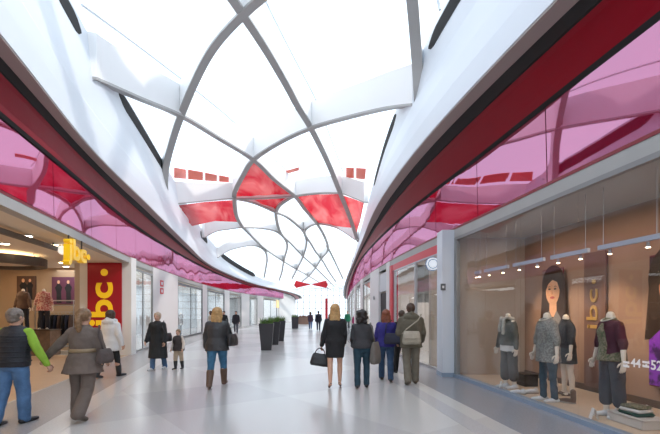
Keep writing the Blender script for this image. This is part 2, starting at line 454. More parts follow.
# ------------------------------------------------------------------ ROOF LATTICE
def rib(P, w=.24, depth=1.2, flange=.28, depth_far=.7):
    pts = on_vault(P)
    bw, bf = bmesh.new(), bmesh.new(); pw_, pf = None, None
    for i, p in enumerate(pts):
        d = pts[min(i + 1, len(pts) - 1)] - pts[max(i - 1, 0)]
        h = Vector((d.y, -d.x, 0))
        h = h.normalized() if h.length > 1e-5 else Vector((1, 0, 0))
        k = 1 if p.y < 26 else max(.62, 1 - (p.y - 26) * .02)
        D = depth + (depth_far - depth) * max(0, min(1, (p.y - 22) / 20))
        top = Vector((p.x, p.y, p.z + D)); bot = p + Vector((0, 0, .07))
        rw = [bw.verts.new(q) for q in (bot - h * w * k / 2, bot + h * w * k / 2, top + h * w * k / 2, top - h * w * k / 2)]
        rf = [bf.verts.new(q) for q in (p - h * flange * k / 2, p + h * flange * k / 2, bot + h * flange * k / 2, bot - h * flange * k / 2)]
        for (bm_, row, prev) in ((bw, rw, pw_), (bf, rf, pf)):
            if prev:
                for q in range(4): bm_.faces.new((prev[q], prev[(q + 1) % 4], row[(q + 1) % 4], row[q]))
            else: bm_.faces.new(row)
        pw_, pf = rw, rf
    bw.faces.new(pw_[::-1]); bf.faces.new(pf[::-1])
    o = struct('roof_rib', bw, RIBWHITE)
    obj('shaded_underside', bf, RIBSHADE, o)  # underside strip in a darker grey that paints the shade below the rib
RIBS = [
 [(91,79),(135,98),(181,117),(220,140),(254,161),(274,180),(295,197),(305,210),(317,224),(325,238),(328,250),(321,259.5),(315.6,268),(309,276),(302,282)],
 [(327,246),(335,262),(343,279)],
 [(567,-131),(480,-118),(380,-80),(300,-30),(261,0),(243,16),(222,38),(207,59),(193,87),(181.5,115),(173,140),(166,168),(165,190),(169,204)],
 [(-153,-297),(0,-235),(100,-160),(180,-70),(225,-10),(243,16),(266,51),(287,87),(297,106),(311,129),(327,161),(340,193),(350,218),(356,236),(358,242)],
 [(250,-330),(340,-220),(385,-130),(405,-60),(412,0),(416,50),(418,80),(419,103)],
 [(416,106),(390,109),(366,114),(338,121),(311,129),(282,142),(254,160),(243,176),(235,192),(234.5,200),(236,215),(241.5,226),(248,233),(257,242),(266,250),(281.5,260.5),(297,270),(309,276.5),(331,290)],
 [(366,203),(353,198),(340,194),(317,194),(295,197),(285,202),(278,208),(276,217.5),(281,234),(291,244),(303,256.6),(315.6,268),(333.6,286)],
 [(356,240),(340,230),(328,226),(316,224.6),(307,228.7),(304.6,234),(311.5,245),(315.6,252),(322.5,261),(329,272),(336,282)],
 [(170,205),(190,203),(212,201),(234.5,199.5),(255,204),(276,213),(287,217.6),(297.6,226),(303.5,232),(306.6,243),(303,257),(297.6,268),(292,279)],
 [(234.5,199.5),(262,199),(295,197)],
 [(203,238),(215,232),(227,230),(244,228),(262,229),(275,231.5),(283,237),(287,244),(286.6,251),(284,260),(282,272),(279,281)],
 [(217,258),(225,252.5),(234.5,249),(252.5,246),(263.6,250),(267,258),(266,267.6),(264,278)],
]
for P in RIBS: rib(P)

# outer glazing
def roof_rows(y0, y1, st, nx=16, up=1.25):
    rows = []; n = int((y1 - y0) / st)
    for i in range(n + 1):
        Y = y0 + (y1 - y0) * i / n; a, b = lipL(Y) - OFFL - .12, lipR(Y) + OFFR + .12
        u = up if Y < 30 else max(.55, up - (Y - 30) * .04)
        row = []
        for k in range(nx + 1):
            t = -math.cos(math.pi * k / nx); X = (a + b) / 2 + (b - a) / 2 * t
            row.append((X, Y, zt(Y) + u + vh(Y) * math.sqrt(max(0, 1 - t * t))))
        rows.append(row)
    return rows
ribbon('ceiling_roof_glass', roof_rows(-12, 66, 1.5), ROOFGLASS, smooth=True)
def bar_on_glass(P):
    pts = on_vault(P, 1.2, 4, 3); bm = bmesh.new(); tube(bm, pts, .035, 6); struct('roof_glazing_bar', bm, WHITE)
for P in ([(265,0),(290,50),(315,98),(327,128),(343,172)], [(82,5),(130,40),(180,78),(220,110),(254,140),(275,160),(296,178)], [(-60,10),(20,-60),(120,-150)], [(440,10),(425,-60),(400,-150)]):
    bar_on_glass(P)

# red membranes stretched between the ribs
def membrane(poly, sag=.12, up=.12, n=7, ymax=None):
    P = [Vector((*p, 0)) for p in poly]
    bm = bmesh.new()
    c = sum(P, Vector()) / len(P)
    for i in range(len(P)):
        a, b = P[i], P[(i + 1) % len(P)]; G = {}
        for r in range(n + 1):
            for q in range(r + 1):
                p = c if r == 0 else c + (a.lerp(b, q / r) - c) * (r / n)
                Y = hit_y(p.x, p.y, up); e = 1 - r / n
                v = at(p.x, p.y, Y); v.z -= sag * e * 0
                v = Vector(v) + (Vector((0, 0, 1))) * (sag * math.sin(math.pi * e / 2) * (1 + .5 * math.sin(p.x * .35)))
                G[r, q] = bm.verts.new(v)
        for r in range(1, n + 1):
            for q in range(r):
                bm.faces.new((G[r, q], G[r, q + 1], G[r - 1, min(q, r - 1)]))
                if q < r - 1: bm.faces.new((G[r, q + 1], G[r - 1, q + 1], G[r - 1, q]))
    bmesh.ops.remove_doubles(bm, verts=bm.verts, dist=.02)
    struct('roof_red_membrane', bm, MEMB, smooth=True)
membrane([(254,161),(244,176),(235,198),(265,199),(294,197),(274,180)])
membrane([(235,200),(256,204),(276,212),(284,203),(294,197.5),(265,199.5)])
membrane([(174,206),(204,202),(234,200),(237,216),(239,222),(215,221),(192,226),(180,214)])
membrane([(296,197),(316,194.5),(339,194),(347,212),(353,228),(334,226),(318,223),(305,209)])
membrane([(342,195),(354,199),(364,203),(360,222),(356,234),(349,214)])
for poly in ([(174,168),(186,170),(186,179),(174,178)], [(188,170),(203,172.5),(203,180.5),(188,179.2)], [(205,173),(217,175.3),(217,181.5),(205,180.7)], [(219,175.6),(229,177.5),(229,182.5),(219,181.7)],
             [(346,168),(354,168.3),(354,178.3),(346,177.5)], [(356,168.4),(366,169),(365,179.5),(356,178.6)], [(262,178),(276,174),(276,176.5),(262,180)], [(278,173.5),(299,167.5),(299,170.5),(278,176)]):
    bm = bmesh.new(); prism(bm, [at(x, y, hit_y(x, y, 1.15)) for x, y in poly], (0, 0, .03)); struct('roof_red_glazing', bm, mat('orange red glazing', (.85, .16, .10), .3))

# beyond the neck: second low roof, end glazing, red bow tie
bm = bmesh.new()
for sx in (-1, 1):
    a = at(311, 284.5, 62); b = at(311 + sx * 15, 280.5, 62); c = at(311 + sx * 15, 288, 62); d = at(311 + sx*17, 285, 61)
    prism(bm, [a, b, d, c], (0, .15, 0))
struct('roof_red_bow', bm, REDP)
for (x0, x1) in ((-22, -8.3), (4.0, 12)):
    bm = bmesh.new(); box(bm, ((x0 + x1) / 2, 99, 3), (x1 - x0, .3, 6)); struct('wall_end', bm, PLASTER)
bm = bmesh.new()
for i in range(9): box(bm, (-7.6 + i * 1.4, 98, 3.6), (.12, .12, 7.2))
for z in (.9, 2.4, 3.9, 5.4, 7.0): box(bm, (-2, 98, z), (12.5, .12, .1))
e = struct('window_end', bm, STEEL)
bm = bmesh.new(); box(bm, (-2, 98, 3.6), (12.4, .02, 7.1)); obj('pane', bm, GLASS, e)
for i, Y in enumerate((68, 75, 82, 89)):
    bm = bmesh.new()
    a, b = lipL(Y) - .5, lipR(Y) + .5
    pts = [((a + b) / 2 + (b - a) / 2 * -math.cos(math.pi * k / 14), Y, 5.3 + 1.0 * math.sin(math.pi * k / 14)) for k in range(15)]
    tube(bm, pts, .09, 6)
    for k in range(1, 14, 2):
        p = Vector(pts[k]); tube(bm, [p, p + Vector(((-1) ** i * .9, 7, 0))], .05, 5)
    struct('roof_far_rib', bm, WHITE)
ribbon('ceiling_far_glass', [[((lipL(Y) + lipR(Y)) / 2 + (lipR(Y) - lipL(Y) + 1.4) / 2 * -math.cos(math.pi * k / 10), Y, 5.5 + 1.0 * math.sin(math.pi * k / 10)) for k in range(11)] for Y in range(66, 100, 3)], ROOFGLASS, smooth=True)
strip('wall_far_left', facL, -.1, -.3, 62, 99, 0, 5.2, PLASTER, 3)
strip('wall_far_right', facR, .1, .3, 62, 99, 0, 5.2, PLASTER, 3)
# ------------------------------------------------------------------ RIGHT DISPLAY WINDOW
def solveY(fx, px, lo=1.0, hi=70.0):
    m = (px - CX) / F; Y = lo; s0 = fx(Y) - m * Y
    while Y < hi:
        Y += .02
        if (fx(Y) - m * Y) * s0 <= 0: return Y
    return hi
def dirR(Y): return Vector((facR(Y + .05) - facR(Y - .05), .1, 0)).normalized()
def dirL(Y): return Vector((facL(Y + .05) - facL(Y - .05), .1, 0)).normalized()

def slab(bm, fx, y0, y1, o0, o1, z0, z1, n=None, mi=0):
    n = n or max(1, int((y1 - y0) / 1.0)); prev = None
    for i in range(n + 1):
        Y = y0 + (y1 - y0) * i / n; x = fx(Y)
        row = [bm.verts.new(p) for p in ((x + o0, Y, z0), (x + o1, Y, z0), (x + o1, Y, z1), (x + o0, Y, z1))]
        if prev:
            for k in range(4): bm.faces.new((prev[k], prev[(k + 1) % 4], row[(k + 1) % 4], row[k])).material_index = mi
        else: bm.faces.new(row).material_index = mi
        prev = row
    bm.faces.new(prev[::-1]).material_index = mi

WN = [0]
def window(fx, y0, y1, z0, z1, s, frame=DKFRAME, fw=.05, muntins=0, g=GLASS):
    WN[0] += 1
    bm = bmesh.new()
    slab(bm, fx, y0, y1, -.03, .05, z0, z0 + fw); slab(bm, fx, y0, y1, -.03, .05, z1 - fw, z1)
    for Y in (y0, y1 - fw): slab(bm, fx, Y, Y + fw, -.03, .05, z0, z1, 1)
    for k in range(muntins):
        Y = y0 + (y1 - y0) * (k + 1) / (muntins + 1); slab(bm, fx, Y - .015, Y + .015, -.02, .03, z0, z1, 1)
    o = struct('window_%d' % WN[0], bm, frame)
    bm = bmesh.new(); slab(bm, fx, y0 + fw, y1 - fw, 0, .012, z0 + fw, z1 - fw, 3); obj('pane', bm, g, o)
    return o

DISPWALL = mat('warm taupe wall', (.33, .22, .17), .7, var=.05, scale=2)
DISPFLOOR = mat('pale display floor', (.60, .47, .36), .5, var=.05, scale=12)
KERB = mat('blue grey kerb', (.25, .32, .42), .35)
for a, b in ((-4, -1.5), (-1.5, 1), (1, 3.4), (3.4, 6.1), (6.1, 7.57), (7.57, 10.3)):
    WN[0] += 1; bm = bmesh.new(); slab(bm, facR, a + .006, b - .006, 0, .014, .07, 3.42, 3)
    o = struct('window_%d' % WN[0], bm, GLASS)
strip('trim_window_head', facR, -.03, .05, -4, 10.3, 3.36, 3.43, mat('mid grey frame', (.25, .25, .25), .4))
strip('trim_window_kerb', facR, -.05, .10, -4, 10.35, 0, .075, KERB)
bm = bmesh.new(); slab(bm, facR, 10.24, 10.36, -.03, .06, .07, 3.43, 1); struct('trim_window_post', bm, mat('mid grey frame', (.25, .25, .25), .4))
DW = 1.75
strip('floor_display', facR, .10, DW + .1, -4, 10.4, 0, .05, DISPFLOOR)
strip('wall_display_back', facR, DW, DW + .2, -4, 10.6, 0, 3.5, DISPWALL)
bm = bmesh.new(); box(bm, (4.15, 10.5, 1.75), (2.3, .16, 3.5)); struct('wall_display_side', bm, mat('display side wall', (.42, .35, .30), .7))
bm = bmesh.new(); box(bm, (5.4, -4.1, 1.75), (2.4, .16, 3.5)); struct('wall_display_near', bm, DISPWALL)
strip('baseboard_display', facR, DW - .02, DW, -4, 10.4, .05, .17, mat('dark skirting', (.10, .07, .06), .5))
strip('ceiling_display', facR, .06, DW + .2, -4, 10.6, 3.43, 3.55, mat('grey display ceiling', (.42, .40, .38), .7))
strip('wall_right_near', facR, 0, .3, -12, -4, 0, 3.63, PLASTER)
def area(name, loc, sx, sy, e, col=(1, .85, .65), rot=(0, 0, 0)):
    l = bpy.data.lights.new(name, 'AREA'); l.shape = 'RECTANGLE'; l.size = sx; l.size_y = sy; l.energy = e; l.color = col
    o = bpy.data.objects.new(name, l); C.objects.link(o); o.location = loc; o.rotation_euler = rot
    return o

# suspended spotlight bars: each bar is a thing hung on two wires
SPOTBAR = mat('satin blue grey bar', (.45, .52, .62), .35)
BARS = [(10.2, 9.95), (9.75, 8.75), (8.55, 7.55), (7.35, 6.45), (6.25, 5.2), (5.0, 3.9)]
BARTXT = ['short end of a hanging spotlight bar against the white column', 'farthest of the hanging spotlight bars, beside the white column', 'second hanging spotlight bar from the white column', 'middle hanging spotlight bar, above the model poster', 'hanging spotlight bar above the gold lettered panel', 'nearest hanging spotlight bar, above the two size numbers']
for i, (ya, yb) in enumerate(BARS):
    ym = (ya + yb) / 2; r = empty('spotlight_bar', (facR(ym) + .42, ym, 2.55), math.atan2(dirR(ym).y, dirR(ym).x))
    tag(r, BARTXT[i], 'light', 'spotlight bars in the shop window')
    L = ya - yb
    bm = bmesh.new(); box(bm, (0, 0, 0), (L, .05, .065)); obj('bar', bm, SPOTBAR, r)
    for sx in (-.42, .42):
        bm = bmesh.new(); tube(bm, [(sx * L, 0, .04), (sx * L, 0, .88)], .005, 5); obj('wire', bm, STEEL, r)
    for k in (-.3, .3):
        bm = bmesh.new(); cyl(bm, (k * L, 0, -.115), .03, .07, 12, 0, .022); h = obj('spot_head', bm, STEEL, r)
        bm = bmesh.new(); cyl(bm, (k * L, 0, -.121), .027, .006, 12); obj('lens', bm, LAMP, h)
for i, Y in enumerate((8.9, 7.2, 5.6, 3.6, 1.5)):
    area('display_light', (facR(Y) + .75, Y, 3.38), .5, 1.2, 13, (1, .74, .50))

# the bars' spotlights, aimed at the back wall and the mannequins
for Y in (9.4, 8.5, 7.5, 6.4, 5.3, 4.2):
    l = bpy.data.lights.new('spot', 'SPOT'); l.energy = 95; l.color = (1, .68, .40); l.spot_size = R(62); l.spot_blend = .9; l.shadow_soft_size = .06
    o = bpy.data.objects.new('spot', l); C.objects.link(o); o.location = (facR(Y) + .45, Y, 2.40)
    o.rotation_euler = (Vector((facR(Y) + DW, Y + .1, 1.35)) - o.location).to_track_quat('-Z', 'Y').to_euler()

# posters
def poster(label, Yc, w, h, zc, cols, seed, off=0.0):
    """a printed portrait: flat layers on a board hung on the back wall; u runs to the viewer's right, v up"""
    d = -dirR(Yc); nrm = Vector((d.y, -d.x, 0)); o0 = Vector((facR(Yc) + DW - .05 - off, Yc, zc))
    r = empty('poster', o0); tag(r, label, 'poster')
    def P(u, v, k=0): return d * (u * w) + Vector((0, 0, v * h)) + nrm * (.004 * k)
    bm = bmesh.new(); box(bm, -nrm * .012, (w, .02, h), math.atan2(d.y, d.x)); obj('board', bm, mat('poster board', (.16, .03, .05), .5), r)
    bm = bmesh.new()
    def shape(pts, k, mi): prism(bm, [P(u, v, k) for u, v in pts], nrm * .002, mi)
    def ell(cu, cv, ru, rv, k, mi, n=26, a0=0, a1=2 * math.pi): shape([(cu + ru * math.cos(a0 + (a1 - a0) * i / n), cv + rv * math.sin(a0 + (a1 - a0) * i / n)) for i in range(n)], k, mi)
    cu, cv = cols['face']; fr = cols['r']; ar = w / h
    shape([(-.49, -.49), (.49, -.49), (.49, .49), (-.49, .49)], 0, 0)
    # hair mass, neck, shoulders, face, fringe, features
    ell(cu, cv + fr * .15, fr * 1.55, fr * ar * 1.75, 1, 1)
    shape([(cu - fr * 1.5, cv), (cu - fr * 1.75, cv - fr * ar * 2.6), (cu - fr * .5, cv - fr * ar * 2.4), (cu + fr * .6, cv - fr * ar * 2.5), (cu + fr * 1.7, cv - fr * ar * 2.7), (cu + fr * 1.5, cv)], 1.4, 1)
    shape([(cu - fr * .45, cv - fr * ar * .6), (cu - fr * .5, cv - fr * ar * 2.3), (cu + fr * .5, cv - fr * ar * 2.3), (cu + fr * .45, cv - fr * ar * .6)], 2, 2)
    shape([(-.49, -.49), (-.49, cv - fr * ar * 2.6), (cu - fr * .5, cv - fr * ar * 1.75), (cu, cv - fr * ar * 2.5), (cu + fr * .5, cv - fr * ar * 1.75), (.49, cv - fr * ar * 2.6), (.49, -.49)], 3, 3)
    ell(cu, cv, fr * .92, fr * ar * 1.28, 4, 2)
    shape([(cu - fr * .98, cv - fr * ar * .1), (cu - fr * .9, cv + fr * ar * .9), (cu - fr * .2, cv + fr * ar * 1.5), (cu + fr * .8, cv + fr * ar * 1.2), (cu + fr * 1.0, cv - fr * ar * .1), (cu + fr * .62, cv + fr * ar * .7), (cu, cv + fr * ar * .92), (cu - fr * .6, cv + fr * ar * .55)], 5, 1)
    for s in (-1, 1):
        ell(cu + s * fr * .38, cv + fr * ar * .12, fr * .17, fr * ar * .075, 6, 4, 14)
        shape([(cu + s * fr * .16, cv + fr * ar * .30), (cu + s * fr * .40, cv + fr * ar * .38), (cu + s * fr * .62, cv + fr * ar * .28), (cu + s * fr * .40, cv + fr * ar * .32)], 6, 4)
    shape([(cu - fr * .03, cv), (cu + fr * .14, cv - fr * ar * .34), (cu - fr * .12, cv - fr * ar * .36)], 6, 5)
    ell(cu, cv - fr * ar * .62, fr * .30, fr * ar * .11, 6, 6, 16)
    obj('print', bm, [cols[k] for k in ('bg', 'hair', 'skin', 'top', 'eye', 'shade', 'lip')], r)
    return r
PS = mat('printed skin', (.72, .42, .27), .5, var=.08, scale=5); PH = mat('printed dark hair', (.035, .02, .015), .6); PE = mat('printed eye', (.03, .02, .02), .5)
PSH = mat('printed nose tone', (.55, .29, .18), .5); PL = mat('printed lips', (.50, .10, .10), .5)
Yp = 9.25
poster('portrait poster of a dark haired woman hung behind the plaid shirt mannequin', Yp, .70, 2.05, 1.52, dict(bg=mat('printed taupe', (.22, .17, .16), .5), hair=PH, skin=PS, top=mat('printed grey top', (.20, .20, .22), .5), eye=PE, shade=PSH, lip=PL, face=(.05, .27), r=.36), 1, .04)
poster('portrait poster of a dark haired woman in a purple top by the frame edge', 6.35, .92, 2.1, 1.46, dict(bg=mat('printed dark maroon', (.05, .02, .03), .5), hair=PH, skin=mat('printed brown skin', (.42, .21, .14), .5, var=.08, scale=5), top=two_tone('printed purple top', (.25, .05, .55), (.06, .02, .12), 5, .5), eye=PE, shade=PSH, lip=PL, face=(.04, .26), r=.36), 2, .04)
# gold lettering on a brown panel
Yg = solveY(lambda y: facR(y) + DW - .06, 595)
dg_ = dirR(Yg); ng = Vector((-dg_.y, dg_.x, 0)); g0 = Vector((facR(Yg) + DW - .05, Yg, 1.45))
pn = empty('lettered_panel', g0); tag(pn, 'brown wall panel with vertical gold jbc lettering beside the maroon cardigan mannequin', 'sign')
bm = bmesh.new(); box(bm, (0, 0, 0), (.55, .03, 2.6), math.atan2(dg_.y, dg_.x)); obj('panel', bm, mat('brown panel', (.16, .095, .085), .5), pn)
GOLD = mat('gold letter', (.55, .36, .12), .35, metal=.4)
put_text('lettering', 'jbc', .62, .012, GOLD, ng * .03 + Vector((0, 0, .19)), (0, 0, 1), dg_, pn, .0, (.80, .36))
bm = bmesh.new()
for t in range(1): tube(bm, [ng * .02 + Vector((0, 0, .73)), ng * .04 + Vector((0, 0, .73))], .04, 16)
obj('dot', bm, GOLD, pn)
# white numbers on the glass
def glass_text(s, px, py, size, label):
    Y = solveY(facR, px); d = -dirR(Y); me_o = put_text('glass_number', s, size, .001, mat('white film', (.9, .9, .9), .5, emit=(1, 1, 1), estr=0.0), (0, 0, 0), d, (0, 0, 1), None, .003)
    n = Vector((d.y, -d.x, 0)); me_o.location = Vector((facR(Y), Y, EYE + (HY - py) * Y / F)) + n * .006
    tag(me_o, label, 'lettering'); return me_o
glass_text('44', 637, 363.5, .145, 'white number 44 stuck on the shop window glass'); glass_text('52', 657, 366, .155, 'white number 52 stuck on the shop window glass by the frame edge')
for px, nm in ((627.5, 'left pair over the maroon cardigan'), (646.5, 'right pair near the frame edge')):
    glass_text('maat\ntaille', px, 364, .048, 'two tiny white words on the glass, ' + nm)

# ------------------------------------------------------------------ WHITE COLUMN AND RED FRAMED SHOP
COLW = mat('pale blue white column', (.62, .66, .72), .4)
bm = bmesh.new(); box(bm, (2.945, 10.62, 1.815), (.35, .5, 3.63)); col = struct('column_right', bm, COLW)
bm = bmesh.new(); box(bm, (2.945, 10.62, .05), (.38, .53, .10)); obj('plinth', bm, KERB, col)
p = at(443, 287, 10.36); r = tag(empty('wall_plate', p), 'small dark square plate on the right white column', 'plate')
bm = bmesh.new(); box(bm, (0, -.01, 0), (.12, .02, .16)); obj('plate', bm, mat('dark grey plate', (.10, .11, .12), .4), r)
bm = bmesh.new(); box(bm, (0, -.022, .0), (.05, .004, .06)); obj('mark', bm, mat('white mark', (.7, .72, .75), .4), r)

strip('trim_red_beam', facR, -.03, .18, 10.88, 16.9, 3.2, 3.43, REDP)
bm = bmesh.new(); slab(bm, facR, 16.45, 16.85, -.05, .2, 0, 3.43, 1); struct('trim_red_post', bm, REDP)
bm = bmesh.new(); slab(bm, facR, 16.12, 16.28, -.05, .1, 0, 3.2, 1); struct('trim_maroon_post', bm, mat('maroon post', (.30, .01, .03), .4))
window(facR, 10.9, 13.4, .02, 3.2, 1, STEEL, .04); window(facR, 13.4, 16.1, .02, 3.2, 1, STEEL, .04)
bm = bmesh.new(); box(bm, (3.14, 12.6, 1.7), (.28, .3, 3.4)); struct('column_beige', bm, mat('beige column', (.52, .43, .35), .6))
strip('ceiling_shop_right', facR, .05, 7, 10.7, 62, 3.43, 3.6, PLASTER, 2)
strip('wall_shop_right_back', facR, 4.5, 4.7, 10.7, 62, 0, 3.5, mat('pale shop wall', (.62, .58, .54), .7, var=.06, scale=1.5), 2)
bm = bmesh.new(); box(bm, (4.8, 17.3, 1.75), (4.6, .15, 3.5)); struct('wall_shop_divider', bm, mat('pale shop wall', (.62, .58, .54), .7))
area('shop_light', (4.6, 13.8, 3.35), 2.2, 4, 120, (1, .93, .84))
# round projecting sign
ps = at(432.5, 264, 11.05); r = tag(empty('round_sign', ps), 'round white projecting sign with a blue ring beside the right white column', 'sign')
bm = bmesh.new(); tube(bm, [(0, -.05, 0), (0, .05, 0)], .17, 28); obj('face', bm, mat('white sign face', (.85, .87, .9), .4, emit=(.9, .95, 1), estr=.35), r)
bm = bmesh.new(); tube(bm, [(0, -.056, 0), (0, .056, 0)], .182, 28); 
for f in [f for f in bm.faces if len(f.verts) > 4]: bm.faces.remove(f)
obj('rim', bm, mat('steel blue rim', (.25, .34, .48), .35), r)
bm = bmesh.new()
for k in range(20):
    a = 2 * math.pi * k / 20; b_ = 2 * math.pi * (k + .8) / 20
    prism(bm, [(.13 * math.cos(a), -.052, .13 * math.sin(a)), (.13 * math.cos(b_), -.052, .13 * math.sin(b_)), (.105 * math.cos(b_), -.052, .105 * math.sin(b_)), (.105 * math.cos(a), -.052, .105 * math.sin(a))], (0, -.004, 0))
obj('ring', bm, mat('steel blue rim', (.25, .34, .48), .35), r)
bm = bmesh.new(); tube(bm, [(.165, 0, 0), (facR(11.05) - ps.x + .0, 0, 0)], .018, 8); obj('bracket', bm, STEEL, r)
# dark hanging banner inside that shop
pb = at(422.5, 284, 13.6); r = tag(empty('hanging_banner', pb), 'dark grey banner hung behind the red framed shop window', 'banner')
bm = bmesh.new(); box(bm, (0, 0, 0), (.42, .02, 1.2)); obj('cloth', bm, mat('dark grey cloth', (.15, .145, .135), .8), r)
bm = bmesh.new(); tube(bm, [(-.24, 0, .61), (.24, 0, .61)], .015, 8); obj('rail', bm, STEEL, r)
for x in (-.18, .18):
    bm = bmesh.new(); tube(bm, [(x, 0, .61), (x, 0, 3.42 - pb.z)], .005, 5); obj('wire', bm, STEEL, r)

# facades further on, right
def bays(fx, s, spec):
    for kind, y0, y1 in spec:
        if kind == 'col':
            bm = bmesh.new(); slab(bm, fx, y0, y1, -.05 * s, .35 * s, 0, 3.63, 2); struct('column_' + ('right' if s > 0 else 'left'), bm, mat('pinkish white column', (.72, .69, .68), .45))
        elif kind == 'glass': window(fx, y0, y1, .03, 3.3, s, mat('mid grey frame', (.25, .25, .25), .4), .07, 1)
        elif kind == 'dark': window(fx, y0, y1, .03, 3.3, s, DKFRAME, .12, 1)
        elif kind == 'door':
            bm = bmesh.new(); slab(bm, fx, y0, y1, .05 * s, .12 * s, 0, 2.45, 1); struct('door_1', bm, mat('black doorway', (.012, .010, .010), .6))
            bm = bmesh.new(); slab(bm, fx, y0, y1, .0, .12 * s, 2.5, 3.3, 1); struct('trim_transom', bm, mat('pale transom', (.55, .56, .58), .4))
bays(facR, 1, [('col', 16.9, 17.5), ('door', 17.5, 19.3), ('col', 19.3, 22), ('glass', 22, 25.5), ('col', 25.5, 27), ('glass', 27, 32), ('col', 32, 34), ('glass', 34, 41), ('col', 41, 43), ('glass', 43, 52), ('col', 52, 54), ('glass', 54, 62)])
p = at(369, 298, 20.6); p.x = facR(20.6) - .06
r = tag(empty('wall_plate', p), 'small dark sign on the pale wall past the black doorway', 'plate'); bm = bmesh.new(); box(bm, (-.01, 0, 0), (.02, .35, .16)); obj('plate', bm, mat('dark grey plate', (.10, .11, .12), .4), r)
for Y in (24, 30, 38, 47, 57): area('shop_light', (facR(Y) + 2.2, Y, 3.35), 3, 5, 200, (1, .96, .9))

# ------------------------------------------------------------------ LEFT SIDE
def lY(px): return solveY(facL, px, 12, 62)
bays(facL, -1, [('glass', 16.0, lY(152)), ('col', lY(152), lY(177)), ('dark', lY(177), lY(202)), ('col', lY(202), lY(206.5)), ('dark', lY(206.5), lY(224)), ('col', lY(224), lY(229)), ('glass', lY(229), lY(241)), ('col', lY(241), lY(249)), ('glass', lY(249), lY(257)), ('col', lY(257), lY(263)), ('dark', lY(263), 60)])
strip('ceiling_shop_left', facL, -.22, -9.5, -2, 62, 3.43, 3.6, mat('warm white ceiling', (.74, .66, .55), .7), 2)
strip('wall_shop_left_back', facL, -4.2, -4.4, 17.6, 62, 0, 3.5, mat('pale blue shop wall', (.52, .56, .60), .7, var=.15, scale=1.2), 2)
for Y in (18, 22.5, 29, 38, 50): area('shop_light', (facL(Y) - 2.0, Y, 3.35), 3, 4, 130, (.94, .97, 1.0))
strip('wall_left_near', facL, 0, -.3, -12, -1, 0, 3.63, PLASTER)
# return wall that carries the red banner
bm = bmesh.new(); box(bm, (-8.35, 15.82, 1.815), (1.92, .4, 3.63)); struct('wall_banner_pier', bm, PLASTER)
# jbc shop
STOREWALL = mat('tan plaster', (.40, .28, .18), .7, var=.08, scale=1.5)
bm = bmesh.new(); box(bm, (-12.5, 17.6, 1.75), (6.9, .2, 3.5)); struct('wall_store_back', bm, STOREWALL)
bm = bmesh.new(); box(bm, (-15.5, 8, 1.75), (.2, 19.2, 3.5)); struct('wall_store_left', bm, STOREWALL)
bm = bmesh.new(); box(bm, (-10, -1.1, 1.75), (11.2, .2, 3.5)); struct('wall_store_near', bm, STOREWALL)
strip('floor_store', facL, .0, -7.5, -1, 15.6, -.05, .004, mat('warm tan tiles', (.50, .34, .22), .3, var=.06, scale=3))
for (x, y) in ((-8, 4), (-8.5, 9), (-10, 13), (-12.5, 8), (-12.8, 14.5)): area('store_light', (x, y, 3.38), 1.6, 1.6, 62, (1, .78, .50))
k = 0
for px, py in ((27.5, 235), (54, 244), (38, 257), (7, 266), (37, 272), (23, 269), (6, 276), (66, 269), (62, 262), (5, 243)):
    if py >= HY - 1.83 * F / 17: py = min(py, 266)
    Y = 1.83 * F / (HY - py); X = (px - CX) * Y / F
    if X < -15: continue
    k += 1
    r = tag(empty('downlight', (X, Y, 3.43)), ['round downlight over the shop entrance, nearest the street', 'round downlight beside the yellow hanging letters', 'round downlight to the right of the ring bulkhead', 'round downlight just past the ring bulkhead', 'round downlight over the clothes rack', 'round downlight over the pink mannequin', 'round downlight near the far corner of the shop', 'round downlight near the red banner', 'second round downlight near the red banner', 'round downlight over the vest man'][k - 1], 'light', 'downlights in the shop ceiling')
    bm = bmesh.new(); cyl(bm, (0, 0, -.03), .13, .03, 20); obj('ring', bm, WHITE, r)
    bm = bmesh.new(); cyl(bm, (0, 0, -.036), .10, .007, 20); obj('lens', bm, LAMP, r)
bm = bmesh.new(); box(bm, (-9.45, 15.9, 1.715), (.26, .3, 3.43)); struct('column_store', bm, mat('beige column', (.52, .43, .35), .6))
# dark track, ring bulkhead
r = tag(empty('light_track', (0, 0, 0)), 'long dark grey light track under the shop ceiling', 'light track')
ta, tb = at(-60, 213, 7.1), at(57, 250.5, 11.3)
ta.z = tb.z = 3.30
bm = bmesh.new(); v = tb - ta; box(bm, (ta + tb) / 2, (v.length, .10, .11), math.atan2(v.y, v.x)); obj('rail', bm, mat('grey track', (.12, .115, .11), .5), r)
for t in (.3, .95):
    bm = bmesh.new(); tube(bm, [ta.lerp(tb, t), ta.lerp(tb, t) + Vector((0, 0, .14))], .02, 6); obj('hanger', bm, DKFRAME, r)
h_ = tb + Vector((.12, .05, -.03)); bm = bmesh.new(); ball(bm, h_, (.12, .12, .12)); obj('spot_head', bm, mat('white lamp globe', (.85, .85, .83), .3, emit=(1, .95, .85), estr=.8), r, True)
r = tag(empty('ring_bulkhead', (-10.55, 13.1, 3.05)), 'dark round bulkhead hung below the shop ceiling', 'ceiling fixture')
bm = bmesh.new(); n = 48
prof = [(1.45, 0), (1.45, .26), (1.15, .26), (1.15, 0)]
Vr = [[bm.verts.new((a * math.cos(2 * math.pi * i / n), a * math.sin(2 * math.pi * i / n), z)) for a, z in prof] for i in range(n)]
for i in range(n):
    for q in range(4): bm.faces.new((Vr[i][q], Vr[i][(q + 1) % 4], Vr[(i + 1) % n][(q + 1) % 4], Vr[(i + 1) % n][q]))
obj('ring', bm, mat('dark brown grey', (.10, .085, .075), .6), r)
bm = bmesh.new(); cyl(bm, (0, 0, .10), 1.16, .06, 40); obj('disc', bm, mat('warm white ceiling', (.74, .66, .55), .7), r)
